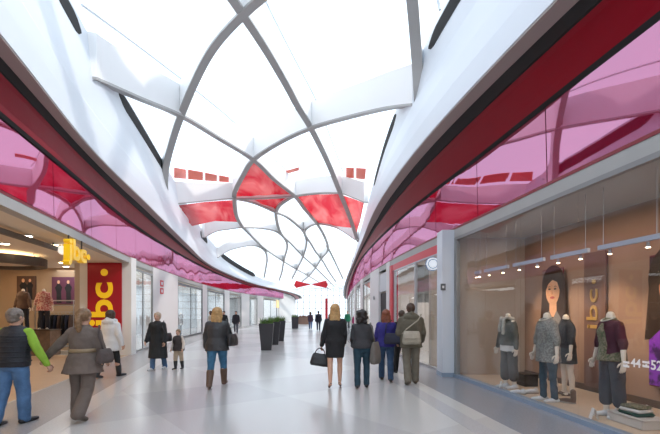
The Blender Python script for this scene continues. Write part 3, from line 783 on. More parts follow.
for a in (0, 2.1, 4.2):
    bm = bmesh.new(); cyl(bm, (1.3 * math.cos(a), 1.3 * math.sin(a), .26), .015, .12, 6); obj('hanger', bm, STEEL, r)
# yellow hanging letters
ds = dirL(10.5); Ys_ = 10.45; o0 = Vector((facL(Ys_) + .02, Ys_, 1.6 + (312 - 254) * Ys_ / F))
r = tag(empty('hanging_letters', o0), 'yellow jbc letters hung over the shop entrance', 'sign')
put_text('letters', 'jbc', .78, .07, YELLOW, (0, 0, 0), ds, (0, 0, 1), r, .022, (1.25, .66))
bm = bmesh.new(); tube(bm, [ds * .78 + Vector((-.07, 0, .02)), ds * .78 + Vector((.07, 0, .02))], .08, 18); obj('dot', bm, YELLOW, r)
for t in (-.42, .45):
    bm = bmesh.new(); q = ds * t; tube(bm, [q + Vector((0, 0, .1)), q + Vector((0, 0, 3.44 - o0.z))], .022, 8); obj('rod', bm, DKFRAME, r)
# red banner with yellow lettering
b0 = at(105, 303, 15.6); w_, h_ = 34 * 15.6 / F, 80 * 15.6 / F
r = tag(empty('red_banner', (b0.x, 15.6, b0.z)), 'tall red banner with vertical yellow jbc lettering on the white pier', 'banner')
bm = bmesh.new(); box(bm, (0, -.02, 0), (w_, .04, h_)); obj('sheet', bm, mat('deep red sheet', (.42, .004, .02), .45), r)
put_text('lettering', 'jbc', 1.2, .01, YELLOW, (0.0, -.05, -.10), (0, 0, 1), (-1, 0, 0), r, .03, (1.72, 1.20))
bm = bmesh.new(); tube(bm, [(0.0, -.04, 1.13), (0.0, -.065, 1.13)], .13, 24); obj('dot', bm, YELLOW, r)
# red signs on the pier between the windows
Yq = lY(160)
for i, (py, hh, t) in enumerate(((283.5, .30, 'upper red sign plate on the white pier past the first window'), (291, .28, 'lower red sign plate on the white pier past the first window'))):
    r = tag(empty('sign_plate', (facL(Yq) + .08, Yq, EYE + (HY - py) * Yq / F)), t, 'sign', 'red sign plates on the pier')
    bm = bmesh.new(); box(bm, (0, 0, 0), (.03, .40, hh)); obj('plate', bm, REDP, r)
    bm = bmesh.new(); box(bm, (.018, 0, .0), (.006, .16, .14)); obj('pictogram', bm, WHITE, r)

Yz = lY(277); r = tag(empty('lit_shop_panel', (facL(Yz) + .10, Yz, 2.75)), 'small glowing yellow panel added for the lit interior of the far left shop', 'sign'); bm = bmesh.new(); box(bm, (0, 0, 0), (.08, 2.4, 1.1)); obj('panel', bm, mat('yellow shop glow', (.85, .62, .16), .4, emit=(1, .75, .3), estr=.4), r)  # added glowing panel, stands in for the shop's yellow lit interior
# racks and garments in the shop
def garment(i, colm, label, group, loc, rz, L=1.0):
    r = tag(empty('hanging_garment', loc, rz), label, 'garment', group)
    bm = bmesh.new(); rings = []
    for k in range(7):
        t = k / 6; z = -.10 - L * t; rings.append((0, 0, z, .035 + .03 * t + .008 * math.sin(i * 3 + k), (.10 if k == 0 else .20 + .03 * t)))
    loft(bm, rings[::-1], 18, 0, .8)
    for s in (-1, 1): capsule(bm, [(0, s * .17, -.16), (.01, s * .25, -.42), (0, s * .25, -.68)], [.05, .045, .04], 10)
    obj('fabric', bm, colm, r, True)
    bm = bmesh.new(); tube(bm, [(0, -.18, -.13), (0, 0, -.05), (0, .18, -.13)], .008, 6); tube(bm, [(0, 0, -.05), (0, 0, -.01), (.015, 0, .012), (.0, 0, .025)], .004, 6); obj('hanger', bm, STEEL, r)
    return r
def rack(name_label, loc, rz, W, H, shelves):
    r = tag(empty('clothes_rack', loc, rz), name_label, 'clothes rack')
    for sx in (-1, 1):
        for sy in (-.22, .22):
            bm = bmesh.new(); cyl(bm, (sx * W / 2, sy, 0), .018, H, 8); obj('post', bm, STEEL, r)
    bm = bmesh.new(); tube(bm, [(-W / 2, 0, H - .45), (W / 2, 0, H - .45)], .014, 8); [tube(bm, [(s * W / 2, -.22, H - .45), (s * W / 2, .22, H - .45)], .014, 8) for s in (-1, 1)]; obj('rail', bm, STEEL, r)
    for z in shelves:
        bm = bmesh.new(); box(bm, (0, 0, z), (W, .46, .03)); obj('shelf', bm, mat('pale shelf', (.55, .52, .48), .4), r)
    return r
DKCLOTH = mat('black cloth', (.018, .018, .022), .85, var=.2); NAVY = mat('navy cloth', (.02, .025, .05), .85, var=.2); BROWNC = mat('brown cloth', (.10, .06, .045), .85, var=.2)
rack('steel clothes rack with dark garments below the purple shop poster', (-10.75, 16.6, 0), 0, 1.5, 2.05, (2.05, 1.86, .25))
for i in range(9):
    garment(i, (DKCLOTH, NAVY, BROWNC)[i % 3], 'dark garment on the steel rack under the purple poster', 'dark garments on the steel rack', (-11.35 + i * .15, 16.6, 1.585), 0)
rack('steel clothes rack with black garments behind the vest man', (-12.0, 13.6, 0), 0, 1.5, 1.75, (.25,))
for i in range(8):
    garment(i, (DKCLOTH, DKCLOTH, mat('dusty pink cloth', (.45, .20, .18), .85, var=.3))[i % 3], 'dark garment on the rack behind the vest man', 'dark garments behind the vest man', (-12.55 + i * .155, 13.6, 1.285), 0, .9)
def wall_poster(px0, px1, py0, py1, Y, label, bgm, figs):
    a, b = at(px0, py1, Y), at(px1, py0, Y)
    r = tag(empty('shop_poster', ((a.x + b.x) / 2, Y, (a.z + b.z) / 2)), label, 'poster')
    bm = bmesh.new(); box(bm, (0, 0, 0), (b.x - a.x, .03, b.z - a.z)); obj('board', bm, bgm, r)
    bm = bmesh.new(); hh = (b.z - a.z)
    for (u, s) in figs:
        x = u * (b.x - a.x)
        prism(bm, [(x - .08 * s, -.018, -hh * .46), (x + .12 * s, -.018, -hh * .46), (x + .10 * s, -.018, -hh * .05), (x + .15 * s, -.018, hh * .12), (x + .05 * s, -.018, hh * .24), (x - .05 * s, -.018, hh * .24), (x - .15 * s, -.018, hh * .10), (x - .09 * s, -.018, -hh * .05)], (0, -.004, 0), 0)
        prism(bm, [(x + .055 * s * math.cos(t), -.024, hh * .31 + .075 * s * math.sin(t)) for t in [2 * math.pi * q / 14 for q in range(14)]], (0, -.004, 0), 1)
    obj('print', bm, [DKCLOTH, PS], r)
wall_poster(52, 75, 277, 304, 17.46, 'purple shop poster with two dark clad figures above the steel rack', mat('plum print', (.12, .03, .07), .5), ((-.2, 1), (.22, 1)))
wall_poster(17, 36, 276, 300, 17.46, 'dark brown shop poster behind the podium mannequins', mat('dark brown print', (.10, .05, .035), .5), ((-.15, 1.1), (.2, .9)))

# ------------------------------------------------------------------ THINGS ON THE STREET FLOOR
POT = mat('dark planter', (.030, .028, .032), .4); LEAF = two_tone('planter grass', (.05, .13, .02), (.16, .28, .05), 20, .6)
def planter(loc, label, h=1.12, w0=.21, w1=.31, rz=.1, grp=None):
    r = tag(empty('planter', loc, rz), label, 'planter', grp)
    bm = bmesh.new()
    a = [bm.verts.new((x * w0, y * w0, 0)) for x, y in ((-1, -1), (1, -1), (1, 1), (-1, 1))]
    b = [bm.verts.new((x * w1, y * w1, h)) for x, y in ((-1, -1), (1, -1), (1, 1), (-1, 1))]
    c = [bm.verts.new((x * (w1 - .03), y * (w1 - .03), h)) for x, y in ((-1, -1), (1, -1), (1, 1), (-1, 1))]
    d = [bm.verts.new((x * (w1 - .04), y * (w1 - .04), h - .06)) for x, y in ((-1, -1), (1, -1), (1, 1), (-1, 1))]
    bm.faces.new(a[::-1])
    for p_, q_ in ((a, b), (b, c), (c, d)):
        for k in range(4): bm.faces.new((p_[k], p_[(k + 1) % 4], q_[(k + 1) % 4], q_[k]))
    bm.faces.new(d)
    obj('pot', bm, POT, r)
    bm = bmesh.new(); rn = random.Random(int(loc[0] * 100 + loc[1] * 10))
    for k in range(260):
        x, y = rn.uniform(-1, 1) * (w1 - .06), rn.uniform(-1, 1) * (w1 - .06); a_ = rn.uniform(0, 6.28); L = rn.uniform(.22, .42); ln = rn.uniform(.05, .30)
        dx, dy = math.cos(a_), math.sin(a_); px_, py_ = -dy * .010, dx * .010
        pts = [(x + dx * ln * t * t, y + dy * ln * t * t, h - .06 + L * (t - .35 * t * t * (ln / .3))) for t in (0, .35, .7, 1)]
        V = [(bm.verts.new((p[0] - px_ * (1 - i / 3.3), p[1] - py_ * (1 - i / 3.3), p[2])), bm.verts.new((p[0] + px_ * (1 - i / 3.3), p[1] + py_ * (1 - i / 3.3), p[2]))) for i, p in enumerate(pts)]
        for u, v_ in zip(V, V[1:]): bm.faces.new((u[0], u[1], v_[1], v_[0]))
    g = obj('grass', bm, LEAF, r); g['kind'] = 'stuff'
    return r
planter(fl(266.5, 350), 'tall dark tapered planter of green grass, front one of the three', grp='tall dark planters')
planter(fl(274, 344.5), 'tall dark tapered planter of green grass, middle one of the three', grp='tall dark planters')
planter(fl(280, 341), 'tall dark tapered planter of green grass, hindmost of the three', grp='tall dark planters')
planter(fl(295, 328.5), 'dark planter of green grass far down the street beside the brown kiosk', 1.1, .30, .34, .1)
r = tag(empty('kiosk', (fl(304, 324)[0], fl(304, 324)[1], 0)), 'low rounded brown kiosk far down the street', 'kiosk')
bm = bmesh.new(); loft(bm, [(0, 0, 0, .9, .7), (0, 0, .6, .95, .72), (0, 0, .95, .9, .7)], 24); obj('counter', bm, mat('brown kiosk', (.25, .15, .11), .5), r)
bm = bmesh.new(); loft(bm, [(0, 0, .95, 1.0, .78), (0, 0, 1.0, 1.0, .78)], 24); obj('top', bm, mat('dark brown top', (.10, .06, .05), .4), r)
bm = bmesh.new(); [ball(bm, (random.uniform(-.6, .6), random.uniform(-.4, .4), 1.06), (.11, .11, .07), 10, 6) for _ in range(14)]; g = obj('goods', bm, mat('terracotta goods', (.40, .20, .14), .6), r); g['kind'] = 'stuff'
q = fl(326.5, 331); r = tag(empty('totem', q), 'slim red upright totem far down the street', 'totem')
bm = bmesh.new(); box(bm, (0, 0, 1.4), (.22, .12, 2.7)); obj('panel', bm, REDP, r)
bm = bmesh.new(); box(bm, (0, 0, .025), (.45, .35, .05)); obj('foot_plate', bm, STEEL, r)
# ------------------------------------------------------------------ PEOPLE
def hair_mat(n, c): return two_tone('hair ' + n, tuple(x * .8 for x in c), tuple(min(1, x * 1.15) for x in c), 30, .5, .35, .65)
BLONDE = hair_mat('blond', (.50, .30, .12)); DKBLOND = hair_mat('dark blond', (.24, .14, .07)); BROWNH = hair_mat('brown', (.07, .04, .025)); BLACKH = hair_mat('black', (.018, .013, .012)); REDH = hair_mat('auburn', (.22, .065, .03)); GREYH = hair_mat('grey brown', (.22, .18, .15)); PALEH = hair_mat('grey blond', (.50, .38, .27))
def jeans(n, c): return mat('denim ' + n, c, .85, var=.28, scale=7, bump=.3, bscale=60)
def cloth(n, c, var=.12, rough=.85): return mat('cloth ' + n, c, rough, var=var, scale=9, bump=.25, bscale=70)
EYEW = mat('eye dark', (.03, .02, .02), .2); LIPS = mat('lips', (.45, .14, .12), .4)

def limb_dirs(sw, ab, side):
    return Vector((side * math.sin(ab), math.cos(ab) * math.sin(sw), -math.cos(ab) * math.cos(sw)))

def skeleton(p):
    """joints in a 1.72 m body; x right, y forward, z up"""
    sex = p.get('sex', 'f'); J = {}
    sh = .172 if sex == 'm' else .148; hp = .085
    lean = p.get('lean', .02)
    J['sh'] = sh
    for side, key in ((1, 'R'), (-1, 'L')):
        a, k = [R(v) for v in p['legs'][0 if side == 1 else 1]]
        hip = Vector((side * hp, 0, .90)); d1 = Vector((side * .02, math.sin(a), -math.cos(a))); knee = hip + d1.normalized() * .42
        d2 = Vector((-side * .005, math.sin(a - k), -math.cos(a - k))); ank = knee + d2.normalized() * .40
        J['hip' + key], J['knee' + key], J['ank' + key] = hip, knee, ank
        pitch = R(p.get('pitch', (0, 0))[0 if side == 1 else 1])
        J['fd' + key] = Vector((side * .12, math.cos(pitch), -math.sin(pitch))).normalized()
        sw, ab, be, ab2 = [R(v) for v in p['arms'][0 if side == 1 else 1]]
        s = Vector((side * sh, lean, 1.375)); e = s + limb_dirs(sw, ab, side) * .285; w = e + limb_dirs(sw + be, ab2, side) * .25
        J['s' + key], J['e' + key], J['w' + key] = s, e, w
        J['hd' + key] = limb_dirs(sw + be + R(6), ab2, side)
    low = min(min(J['ank' + k].z, (J['ank' + k] + J['fd' + k] * .15).z) for k in 'RL') - .075
    J['drop'] = low
    return J

def hand_tubes(bm, w, d, side, curl, n=6):
    """palm root at the wrist w, fingers along d, palm facing the body"""
    nrm = Vector((-side, 0, 0)); nrm = (nrm - d * nrm.dot(d)).normalized(); t = d.cross(nrm).normalized()
    if t.y < 0: t = -t                                   # thumb side points forward
    kn = w + d * .095
    for i, (o, L) in enumerate(((.028, .070), (.010, .080), (-.009, .074), (-.027, .058))):
        p0 = kn + t * o - d * .02; pts = [p0]; a = 0.0; q = kn + t * o
        pts.append(q)
        for sgl, c in ((.45, curl * .8), (.32, curl * 1.2), (.23, curl)):
            a += c; q = q + (d * math.cos(a) + nrm * math.sin(a)) * L * sgl; pts.append(q)
        tube(bm, pts, [.0085, .009, .0085, .0075, .005], n)
    b = w + d * .03 + t * .025; m1 = b + (t * .8 + d * .6).normalized() * .035; m2 = m1 + (t * .25 + d * .9 + nrm * .3).normalized() * .03; m3 = m2 + (d * .9 + nrm * .4).normalized() * .022
    tube(bm, [b, m1, m2, m3], [.013, .0115, .010, .006], n)

def torso_rings(sex):
    if sex == 'm': return [(.86, .150, .105), (.95, .165, .115), (1.06, .152, .105), (1.18, .162, .115), (1.28, .178, .12), (1.36, .172, .10), (1.41, .125, .078), (1.45, .075, .062)]
    return [(.86, .160, .108), (.95, .172, .118), (1.07, .130, .095), (1.18, .142, .108), (1.27, .152, .116), (1.34, .148, .10), (1.395, .110, .074), (1.44, .058, .054)]

def person(p, mannequin=False):
    s = p['h'] / 1.72; bk = p.get('bulk', 1.14 if mannequin else 1.1); SV = (s * bk, s * bk, s); sex = p.get('sex', 'f'); J = skeleton(p); vx = p.get('vox', .013); near = vx < .02
    dz = -J['drop']; lean = p.get('lean', .02)
    def T(v): return (Vector(v) + Vector((0, 0, dz)))
    def fin(name, bm, m, par, vox, smooth=5, folds=0, tex=None, extra=None):
        bmesh.ops.scale(bm, vec=SV, verts=bm.verts)
        if extra is not None: bmesh.ops.scale(extra, vec=SV, verts=extra.verts)
        return skinned(name, bm, m, par, vox, smooth, folds, tex, extra)
    # ---- body
    bm = bmesh.new(); tr = torso_rings(sex); z0 = .86
    def ly(z): return lean * max(0, (z - .95)) / .45
    loft(bm, [(0, ly(z), z + dz, rx * .93, ry * .93) for z, rx, ry in tr], 24)
    turn = R(p.get('turn', 0)); hx = Vector((0, lean + .015, 1.595))
    Rh = Matrix.Rotation(turn, 3, 'Z') @ Matrix.Rotation(R(p.get('nod', 0)), 3, 'X')
    neck_top = Vector((0, lean + .01, 1.53)) if not mannequin else Vector((0, lean, 1.515))
    capsule(bm, [T((0, lean - .005, 1.42)), T(neck_top)], [.058, .050 if sex == 'f' else .058])
    if not mannequin:
        ball(bm, T(hx + Vector((0, -.012, .022))), (.074, .094, .098), 20, 14, Rh)
        ball(bm, T(hx + Rh @ Vector((0, .018, -.030))), (.061, .072, .092), 20, 14, Rh)
        ball(bm, T(hx + Rh @ Vector((0, .045, -.085))), (.032, .034, .028), 12, 8, Rh)          # chin
        capsule(bm, [T(hx + Rh @ Vector((0, .088, .012))), T(hx + Rh @ Vector((0, .108, -.030)))], [.009, .015], 10)   # nose
        for sd in (-1, 1): ball(bm, T(hx + Rh @ Vector((sd * .076, -.012, -.01))), (.010, .020, .032), 10, 8, Rh)   # ears
    extra = bmesh.new()
    for k, sd in (('R', 1), ('L', -1)):
        capsule(bm, [T(J['hip' + k] + Vector((0, 0, .02))), T(J['knee' + k])], [.082, .052]); capsule(bm, [T(J['knee' + k]), T(J['knee' + k].lerp(J['ank' + k], .35) + Vector((0, -.012, 0))), T(J['ank' + k])], [.051, .052, .034])
        a = J['ank' + k]; f = J['fd' + k]
        capsule(bm, [T(a + Vector((0, -.02, -.04)) - f * .02), T(a + Vector((0, 0, -.045)) + f * .13)], [.035, .028])
        capsule(bm, [T(J['s' + k]), T(J['e' + k])], [.050, .038]); capsule(bm, [T(J['e' + k]), T(J['w' + k])], [.038, .025])
        d = J['hd' + k]; nrm = Vector((-sd, 0, 0)); nrm = (nrm - d * nrm.dot(d)).normalized(); t = d.cross(nrm)
        M = Matrix((nrm, t, d)).transposed()
        ball(bm, T(J['w' + k] + d * .055), (.016, .040, .055), 12, 8, M)
        hand_tubes(extra, T(J['w' + k]), d, sd, p.get('curl', .45), 6)
    if not mannequin and near:
        for sd in (-1, 1):
            b2 = bmesh.new(); ball(extra, T(hx + Rh @ Vector((sd * .031, .0815, .008))), (.012, .008, .007), 10, 6, Rh); b2.free()
        n0 = len(extra.faces)
        for fc in list(extra.faces)[-2 * 60:]: fc.material_index = 1
        m0 = set(extra.faces); ball(extra, T(hx + Rh @ Vector((0, .083, -.062))), (.024, .010, .006), 10, 6, Rh)
        for fc in extra.faces:
            if fc not in m0: fc.material_index = 2
    skin = p.get('skin', SKIN)
    body = fin('mannequin' if mannequin else 'person', bm, [skin, EYEW, LIPS], None, vx, 5, 0, None, extra)
    body.location = (p['pos'][0], p['pos'][1], p.get('z', 0.0)); body.rotation_euler = (0, 0, R(p.get('head', 0)))
    tag(body, p['label'], 'mannequin' if mannequin else 'person')
    cv = vx * 1.05; fo = .022 if near else 0
    # ---- legwear
    for g in p['wear']:
        bm = bmesh.new(); kind = g[0]; m = g[1]; o = g[2] if len(g) > 2 else {}
        if kind in ('trousers', 'jeans', 'capri'):
            fl_ = o.get('flare', .062); end = .62 if kind == 'capri' else o.get('end', 1.0)
            loft(bm, [(0, ly(z), z + dz, rx, ry) for z, rx, ry in ((.80, .155, .105), (.86, .176, .122), (.95, .182, .126), (1.04, .160, .112))], 24)
            for k in 'RL':
                kn, an = J['knee' + k], J['ank' + k]
                capsule(bm, [T(J['hip' + k]), T(kn)], [.100, o.get('knee', .070)])
                e = kn.lerp(an, end) + Vector((0, 0, -.01 if end == 1 else 0))
                capsule(bm, [T(kn), T(e)], [o.get('knee', .070), fl_])
            fin(kind if kind != 'capri' else 'trousers', bm, m, body, cv, 4, fo * .8)
        elif kind == 'skirt':
            hz = o.get('hem', .50); fx = o.get('flare', 0)
            loft(bm, [(0, 0, hz + dz, .170 + fx, .135 + fx), (0, 0, .68 + dz, .178 + fx * .6, .137 + fx * .6), (0, 0, .86 + dz, .186, .132), (0, 0, .96 + dz, .182, .126), (0, 0, 1.07 + dz, .14, .105)], 28)
            fin('skirt', bm, m, body, cv, 3, fo * .5)
        elif kind in ('jacket', 'coat', 'vest', 'shirt'):
            hz = o.get('hem', .88); th = o.get('th', .022); flr = o.get('flare', 0.0); nm = kind
            rows = [(0, o.get('hy', 0), hz + dz, .178 + flr + th * .6, .125 + flr + th * .6)]
            if hz < .80: rows.append((0, 0, .84 + dz, .180 + flr * .45 + th * .5, .124 + flr * .4 + th * .5))
            rows += [(0, ly(z), z + dz, rx + th + o.get('waist', 0) * (1 if 1.0 < z < 1.1 else 0), ry + th) for z, rx, ry in tr if z > max(hz + .03, .88)]
            loft(bm, rows, 28)
            if kind != 'vest':
                ext = o.get('sleeve', 1.0); r0 = o.get('arm', .066)
                for k in 'RL':
                    capsule(bm, [T(J['s' + k] + Vector((0, 0, -.01))), T(J['e' + k])], [r0 - .004, r0 - .009]); e = J['e' + k].lerp(J['w' + k], ext)
                    if ext > .1: capsule(bm, [T(J['e' + k]), T(e)], [r0 - .009, r0 - .022])
            if o.get('hood'): ball(bm, T((0, lean - .085, 1.435)), (.15, .07, .075), 16, 10); capsule(bm, [T((-.10, lean + .03, 1.46)), T((0, lean - .10, 1.50)), T((.10, lean + .03, 1.46))], [.045, .055, .045])
            elif o.get('collar', True): loft(bm, [(0, lean, 1.40 + dz, .094, .082), (0, lean + .004, 1.47 + dz, .072, .070)], 20)
            g_ = fin(nm, bm, m, body, cv, 3, fo)
            if o.get('open'):                                 # the blouse that shows in the open front
                b4 = bmesh.new(); rr = [q for q in tr if q[0] > .93]
                loft(b4, [(0, ly(.86) + .138, .84 + dz, .10, .045)] + [(0, ly(z) + ry + th - .034, z + dz, .088 if z < 1.3 else .06 if z < 1.37 else .035, .046) for z, rx, ry in rr if z < 1.42], 20)
                fin('blouse_front', b4, o['open'], g_, cv, 3, fo)
            if o.get('quilt') and near:                       # stitched channels of a padded vest
                qb = bmesh.new()
                for z in [.94 + .075 * i for i in range(6)]:
                    rr = [(zz, rx, ry) for zz, rx, ry in tr]
                    for i in range(len(rr) - 1):
                        if rr[i][0] <= z <= rr[i + 1][0]:
                            t = (z - rr[i][0]) / (rr[i + 1][0] - rr[i][0]); rx = rr[i][1] + t * (rr[i + 1][1] - rr[i][1]) + th + .004; ry = rr[i][2] + t * (rr[i + 1][2] - rr[i][2]) + th + .004
                            tube(qb, [(rx * math.cos(a), ly(z) + ry * math.sin(a), z + dz) for a in [2 * math.pi * q / 28 for q in range(29)]], .009, 6)
                bmesh.ops.scale(qb, vec=SV, verts=qb.verts)
                obj('quilting', qb, o['quilt'], g_, True)
        elif kind == 'sleeves':
            for k in 'RL':
                b3 = bmesh.new(); capsule(b3, [T(J['s' + k]), T(J['e' + k])], [.062, .055]); capsule(b3, [T(J['e' + k]), T(J['w' + k])], [.055, .040]); fin('sleeve', b3, m, body, cv, 3, fo * .7)
            bm.free()
        elif kind == 'belt':
            z = o.get('z', 1.07); loft(bm, [(0, ly(z), z - .03 + dz, o.get('rx', .162), o.get('ry', .128)), (0, ly(z), z + .03 + dz, o.get('rx', .162), o.get('ry', .128))], 28); bmesh.ops.scale(bm, vec=SV, verts=bm.verts); obj('belt', bm, m, body, True)
        elif kind in ('shoes', 'boots', 'heels'):
            bm.free()
            for k in 'RL':
                b3 = bmesh.new(); a = J['ank' + k]; f = J['fd' + k]; fl0 = Vector((0, 0, -.045))
                capsule(b3, [T(a + fl0 - f * .045), T(a + fl0 + f * .06), T(a + Vector((0, 0, -.052)) + f * .165)], [.038, .042, .030] if kind != 'heels' else [.030, .034, .022])
                if kind == 'boots':
                    top = a.lerp(J['knee' + k], o.get('top', .55)); capsule(b3, [T(a + Vector((0, -.01, -.03))), T(top)], [.052, o.get('shaft', .072)])
                elif kind == 'heels': capsule(b3, [T(a + Vector((0, -.045, -.03))), T(a + Vector((0, -.05, -.068)))], [.018, .008], 8)
                else: capsule(b3, [T(a + Vector((0, -.012, -.035))), T(a + Vector((0, -.008, .005)))], [.045, .042])
                fin({'shoes': 'shoe', 'boots': 'boot', 'heels': 'shoe'}[kind], b3, m, body, min(cv, .016), 3)
        elif kind == 'hair':
            st = o.get('style', 'short'); c = hx + Vector((0, -.02, .025))
            H = lambda v: T(hx + Rh @ Vector(v))
            def cap_(grow): 
                ball(bm, H((0, -.022, .032)), (.080 + grow, .098 + grow, .102 + grow), 20, 14, Rh)
            if st == 'short':
                cap_(.006); ball(bm, H((0, -.055, -.035)), (.066, .058, .06), 14, 10, Rh)
            elif st == 'balding':
                ball(bm, H((0, -.055, -.02)), (.078, .062, .06), 14, 10, Rh)
                for sd in (-1, 1): ball(bm, H((sd * .068, -.03, .0)), (.018, .05, .05), 12, 8, Rh)
            elif st == 'long':
                cap_(.014); ln = o.get('len', .30)
                loft(bm, [(hx.x, hx.y - .075, hx.z + dz - ln, .055, .022), (hx.x, hx.y - .075, hx.z + dz - ln * .75, .095, .042), (hx.x, hx.y - .06, hx.z + dz - ln * .35, .108, .060), (hx.x, hx.y - .035, hx.z + dz, .100, .085)], 22)
            elif st == 'ponytail':
                cap_(.008); ball(bm, H((0, -.115, .03)), (.032, .032, .032), 10, 8)
                capsule(bm, [H((0, -.125, .03)), H((0, -.15, -.06)), H((.0, -.135, -.18)), H((0, -.125, -.27))], [.026, .042, .036, .012])
            elif st == 'curly':
                cap_(.026); ball(bm, H((0, -.05, -.07)), (.098, .075, .10), 16, 10, Rh); rn = random.Random(3)
                for q in range(46):
                    a = rn.uniform(0, 6.28); zz = rn.uniform(-.15, .10); rr = .085 if zz > -.03 else .10
                    v = Vector((rr * math.cos(a), -.035 + rr * .9 * math.sin(a), zz))
                    if v.y > .045 and zz < .06: continue
                    ball(bm, H(v), (.036, .036, .036), 8, 6)
            elif st == 'bob':
                cap_(.014); loft(bm, [(hx.x, hx.y - .03, hx.z + dz - .13, .090, .075), (hx.x, hx.y - .03, hx.z + dz - .05, .102, .085), (hx.x, hx.y - .025, hx.z + dz + .02, .096, .09)], 22)
            elif st == 'cap':
                cap_(.014)
            # keep the face clear: cut hair volume in front of the brow
            cut = [v for v in bm.verts if (Rh.inverted() @ (v.co - T(hx))).y > .055 and (Rh.inverted() @ (v.co - T(hx))).z < .055]
            for v in cut:
                l = Rh.inverted() @ (v.co - T(hx)); l.y = .055; v.co = T(hx) + Rh @ l
            fin('hair', bm, m, body, min(cv, .014), 2, .022 if near else .0, TEXH)
        elif kind == 'scarf':
            for a in range(1): tube(bm, [T((.105 * math.cos(t), lean + .02 + .095 * math.sin(t), 1.45 + .015 * math.sin(3 * t))) for t in [2 * math.pi * q / 20 for q in range(21)]], .038, 8)
            capsule(bm, [T((-.05, lean + .11, 1.42)), T((-.06, lean + .14, 1.15))], [.04, .03]); capsule(bm, [T((.04, lean + .11, 1.42)), T((.05, lean + .14, 1.2))], [.04, .03])
            fin('scarf', bm, m, body, cv, 3, fo)
        elif kind == 'necklace':
            tube(bm, [T((.072 * math.cos(t), lean + .03 + .08 * math.sin(t), 1.455 - .035 * math.sin(t))) for t in [2 * math.pi * q / 24 for q in range(25)]], .010, 6); bmesh.ops.scale(bm, vec=SV, verts=bm.verts); obj('necklace', bm, m, body, True)
    M = Matrix.Translation(body.location) @ Matrix.Rotation(R(p.get('head', 0)), 4, 'Z')
    def W(v): q = (Vector(v) + Vector((0, 0, dz))) * s; return M @ Vector((q.x * bk, q.y * bk, q.z))
    return body, W, J

def bag(label, W, c, size, m, strap=None, name='handbag', cat='bag', handle=None, tilt=0.0, flap=None, rz=0.0):
    """soft bag; c and the strap points are in the wearer's own frame"""
    o0 = W(c); r = tag(empty(name, o0, rz), label, cat)
    bm = bmesh.new(); w, d, h = size
    loft(bm, [(0, 0, -h / 2, w * .46, d * .40), (0, 0, -h * .30, w * .52, d * .54), (0, 0, h * .15, w * .48, d * .44), (0, 0, h * .42, w * .42, d * .22), (0, 0, h / 2, w * .38, d * .12)], 26, 0, .55)
    bmesh.ops.rotate(bm, cent=(0, 0, 0), matrix=Matrix.Rotation(tilt, 3, 'Y'), verts=bm.verts)
    skinned('bag_body', bm, m, r, .012, 3, .012)
    if flap is not None:
        bm = bmesh.new(); loft(bm, [(0, -d * .12, -h * .08, w * .47, d * .50), (0, -d * .05, h * .30, w * .46, d * .42), (0, 0, h * .53, w * .40, d * .20)], 24, 0, .55); skinned('flap', bm, flap, r, .012, 2)
    if strap:
        bm = bmesh.new(); tube(bm, [W(q) - o0 for q in strap], .014, 8)
        if rz: bmesh.ops.rotate(bm, cent=(0, 0, 0), matrix=Matrix.Rotation(-rz, 3, 'Z'), verts=bm.verts)
        obj('strap', bm, m, r, True)
    if handle:
        for dy in (-.03, .03):
            bm = bmesh.new(); tube(bm, [(w * .26 * math.cos(t), dy, h * .42 + handle * math.sin(t)) for t in [math.pi * q / 12 for q in range(13)]], .009, 8); obj('handle', bm, m, r, True)
    return r

WALK = ((20, 8), (-16, 16)); WALKB = ((-16, 18), (20, 6)); STAND = ((2, 2), (-2, 3))
ARMS = ((-14, 9, 14, 6), (14, 9, 18, 6)); ARMSB = ((14, 9, 18, 6), (-14, 9, 14, 6))
def at_floor(px, py): v = fl(px, py); return (v.x, v.y)

TAUPEC = cloth('taupe wool', (.16, .125, .105)); 
VESTC = cloth('black padded', (.022, .025, .034), .1, .6); 
# man and woman hand in hand at the left
p1 = dict(pos=at_floor(13, 424), h=1.65, bulk=1.22, sex='m', head=-6, legs=((7, 4), (-7, 8)), pitch=(0, 8), arms=((5, 22, 10, 17), (-8, 10, 12, 8)), curl=.9, lean=.03, vox=.011,
    label='man in black padded vest and lime green sleeves holding a hand', wear=[('jeans', jeans('mid blue', (.09, .19, .36)), {'knee': .078, 'flare': .070}), ('sleeves', cloth('lime green', (.30, .52, .05))), ('vest', VESTC, {'hem': .86, 'th': .038, 'quilt': VESTC}), ('shoes', cloth('black leather', (.02, .02, .022), .05, .4)), ('hair', GREYH, {'style': 'short'})])
person(p1)
p2 = dict(pos=at_floor(83, 418), h=1.655, bulk=1.2, head=2, legs=((-8, 26), (5, 4)), pitch=(24, 0), arms=((6, 10, 30, 4), (-7, 35, 10, 41)), curl=.9, vox=.011,
    label='woman in belted taupe coat with a blond ponytail holding a hand', wear=[('trousers', TAUPEC, {'flare': .085, 'knee': .078}), ('coat', TAUPEC, {'hem': .72, 'th': .03, 'flare': .065, 'arm': .074}), ('belt', cloth('tan leather', (.30, .22, .13), .08, .5), {'rx': .176, 'ry': .138}), ('shoes', cloth('taupe suede', (.15, .12, .10))), ('hair', DKBLOND, {'style': 'ponytail'})])
b, W, J = person(p2)
bag('soft taupe shoulder bag on the hip of the woman in the belted coat', W, (.27, .02, .98), (.30, .14, .22), cloth('dark taupe', (.10, .078, .072)), [(.20, .02, 1.46), (.23, -.06, 1.30), (.27, -.02, 1.08)], rz=R(80))
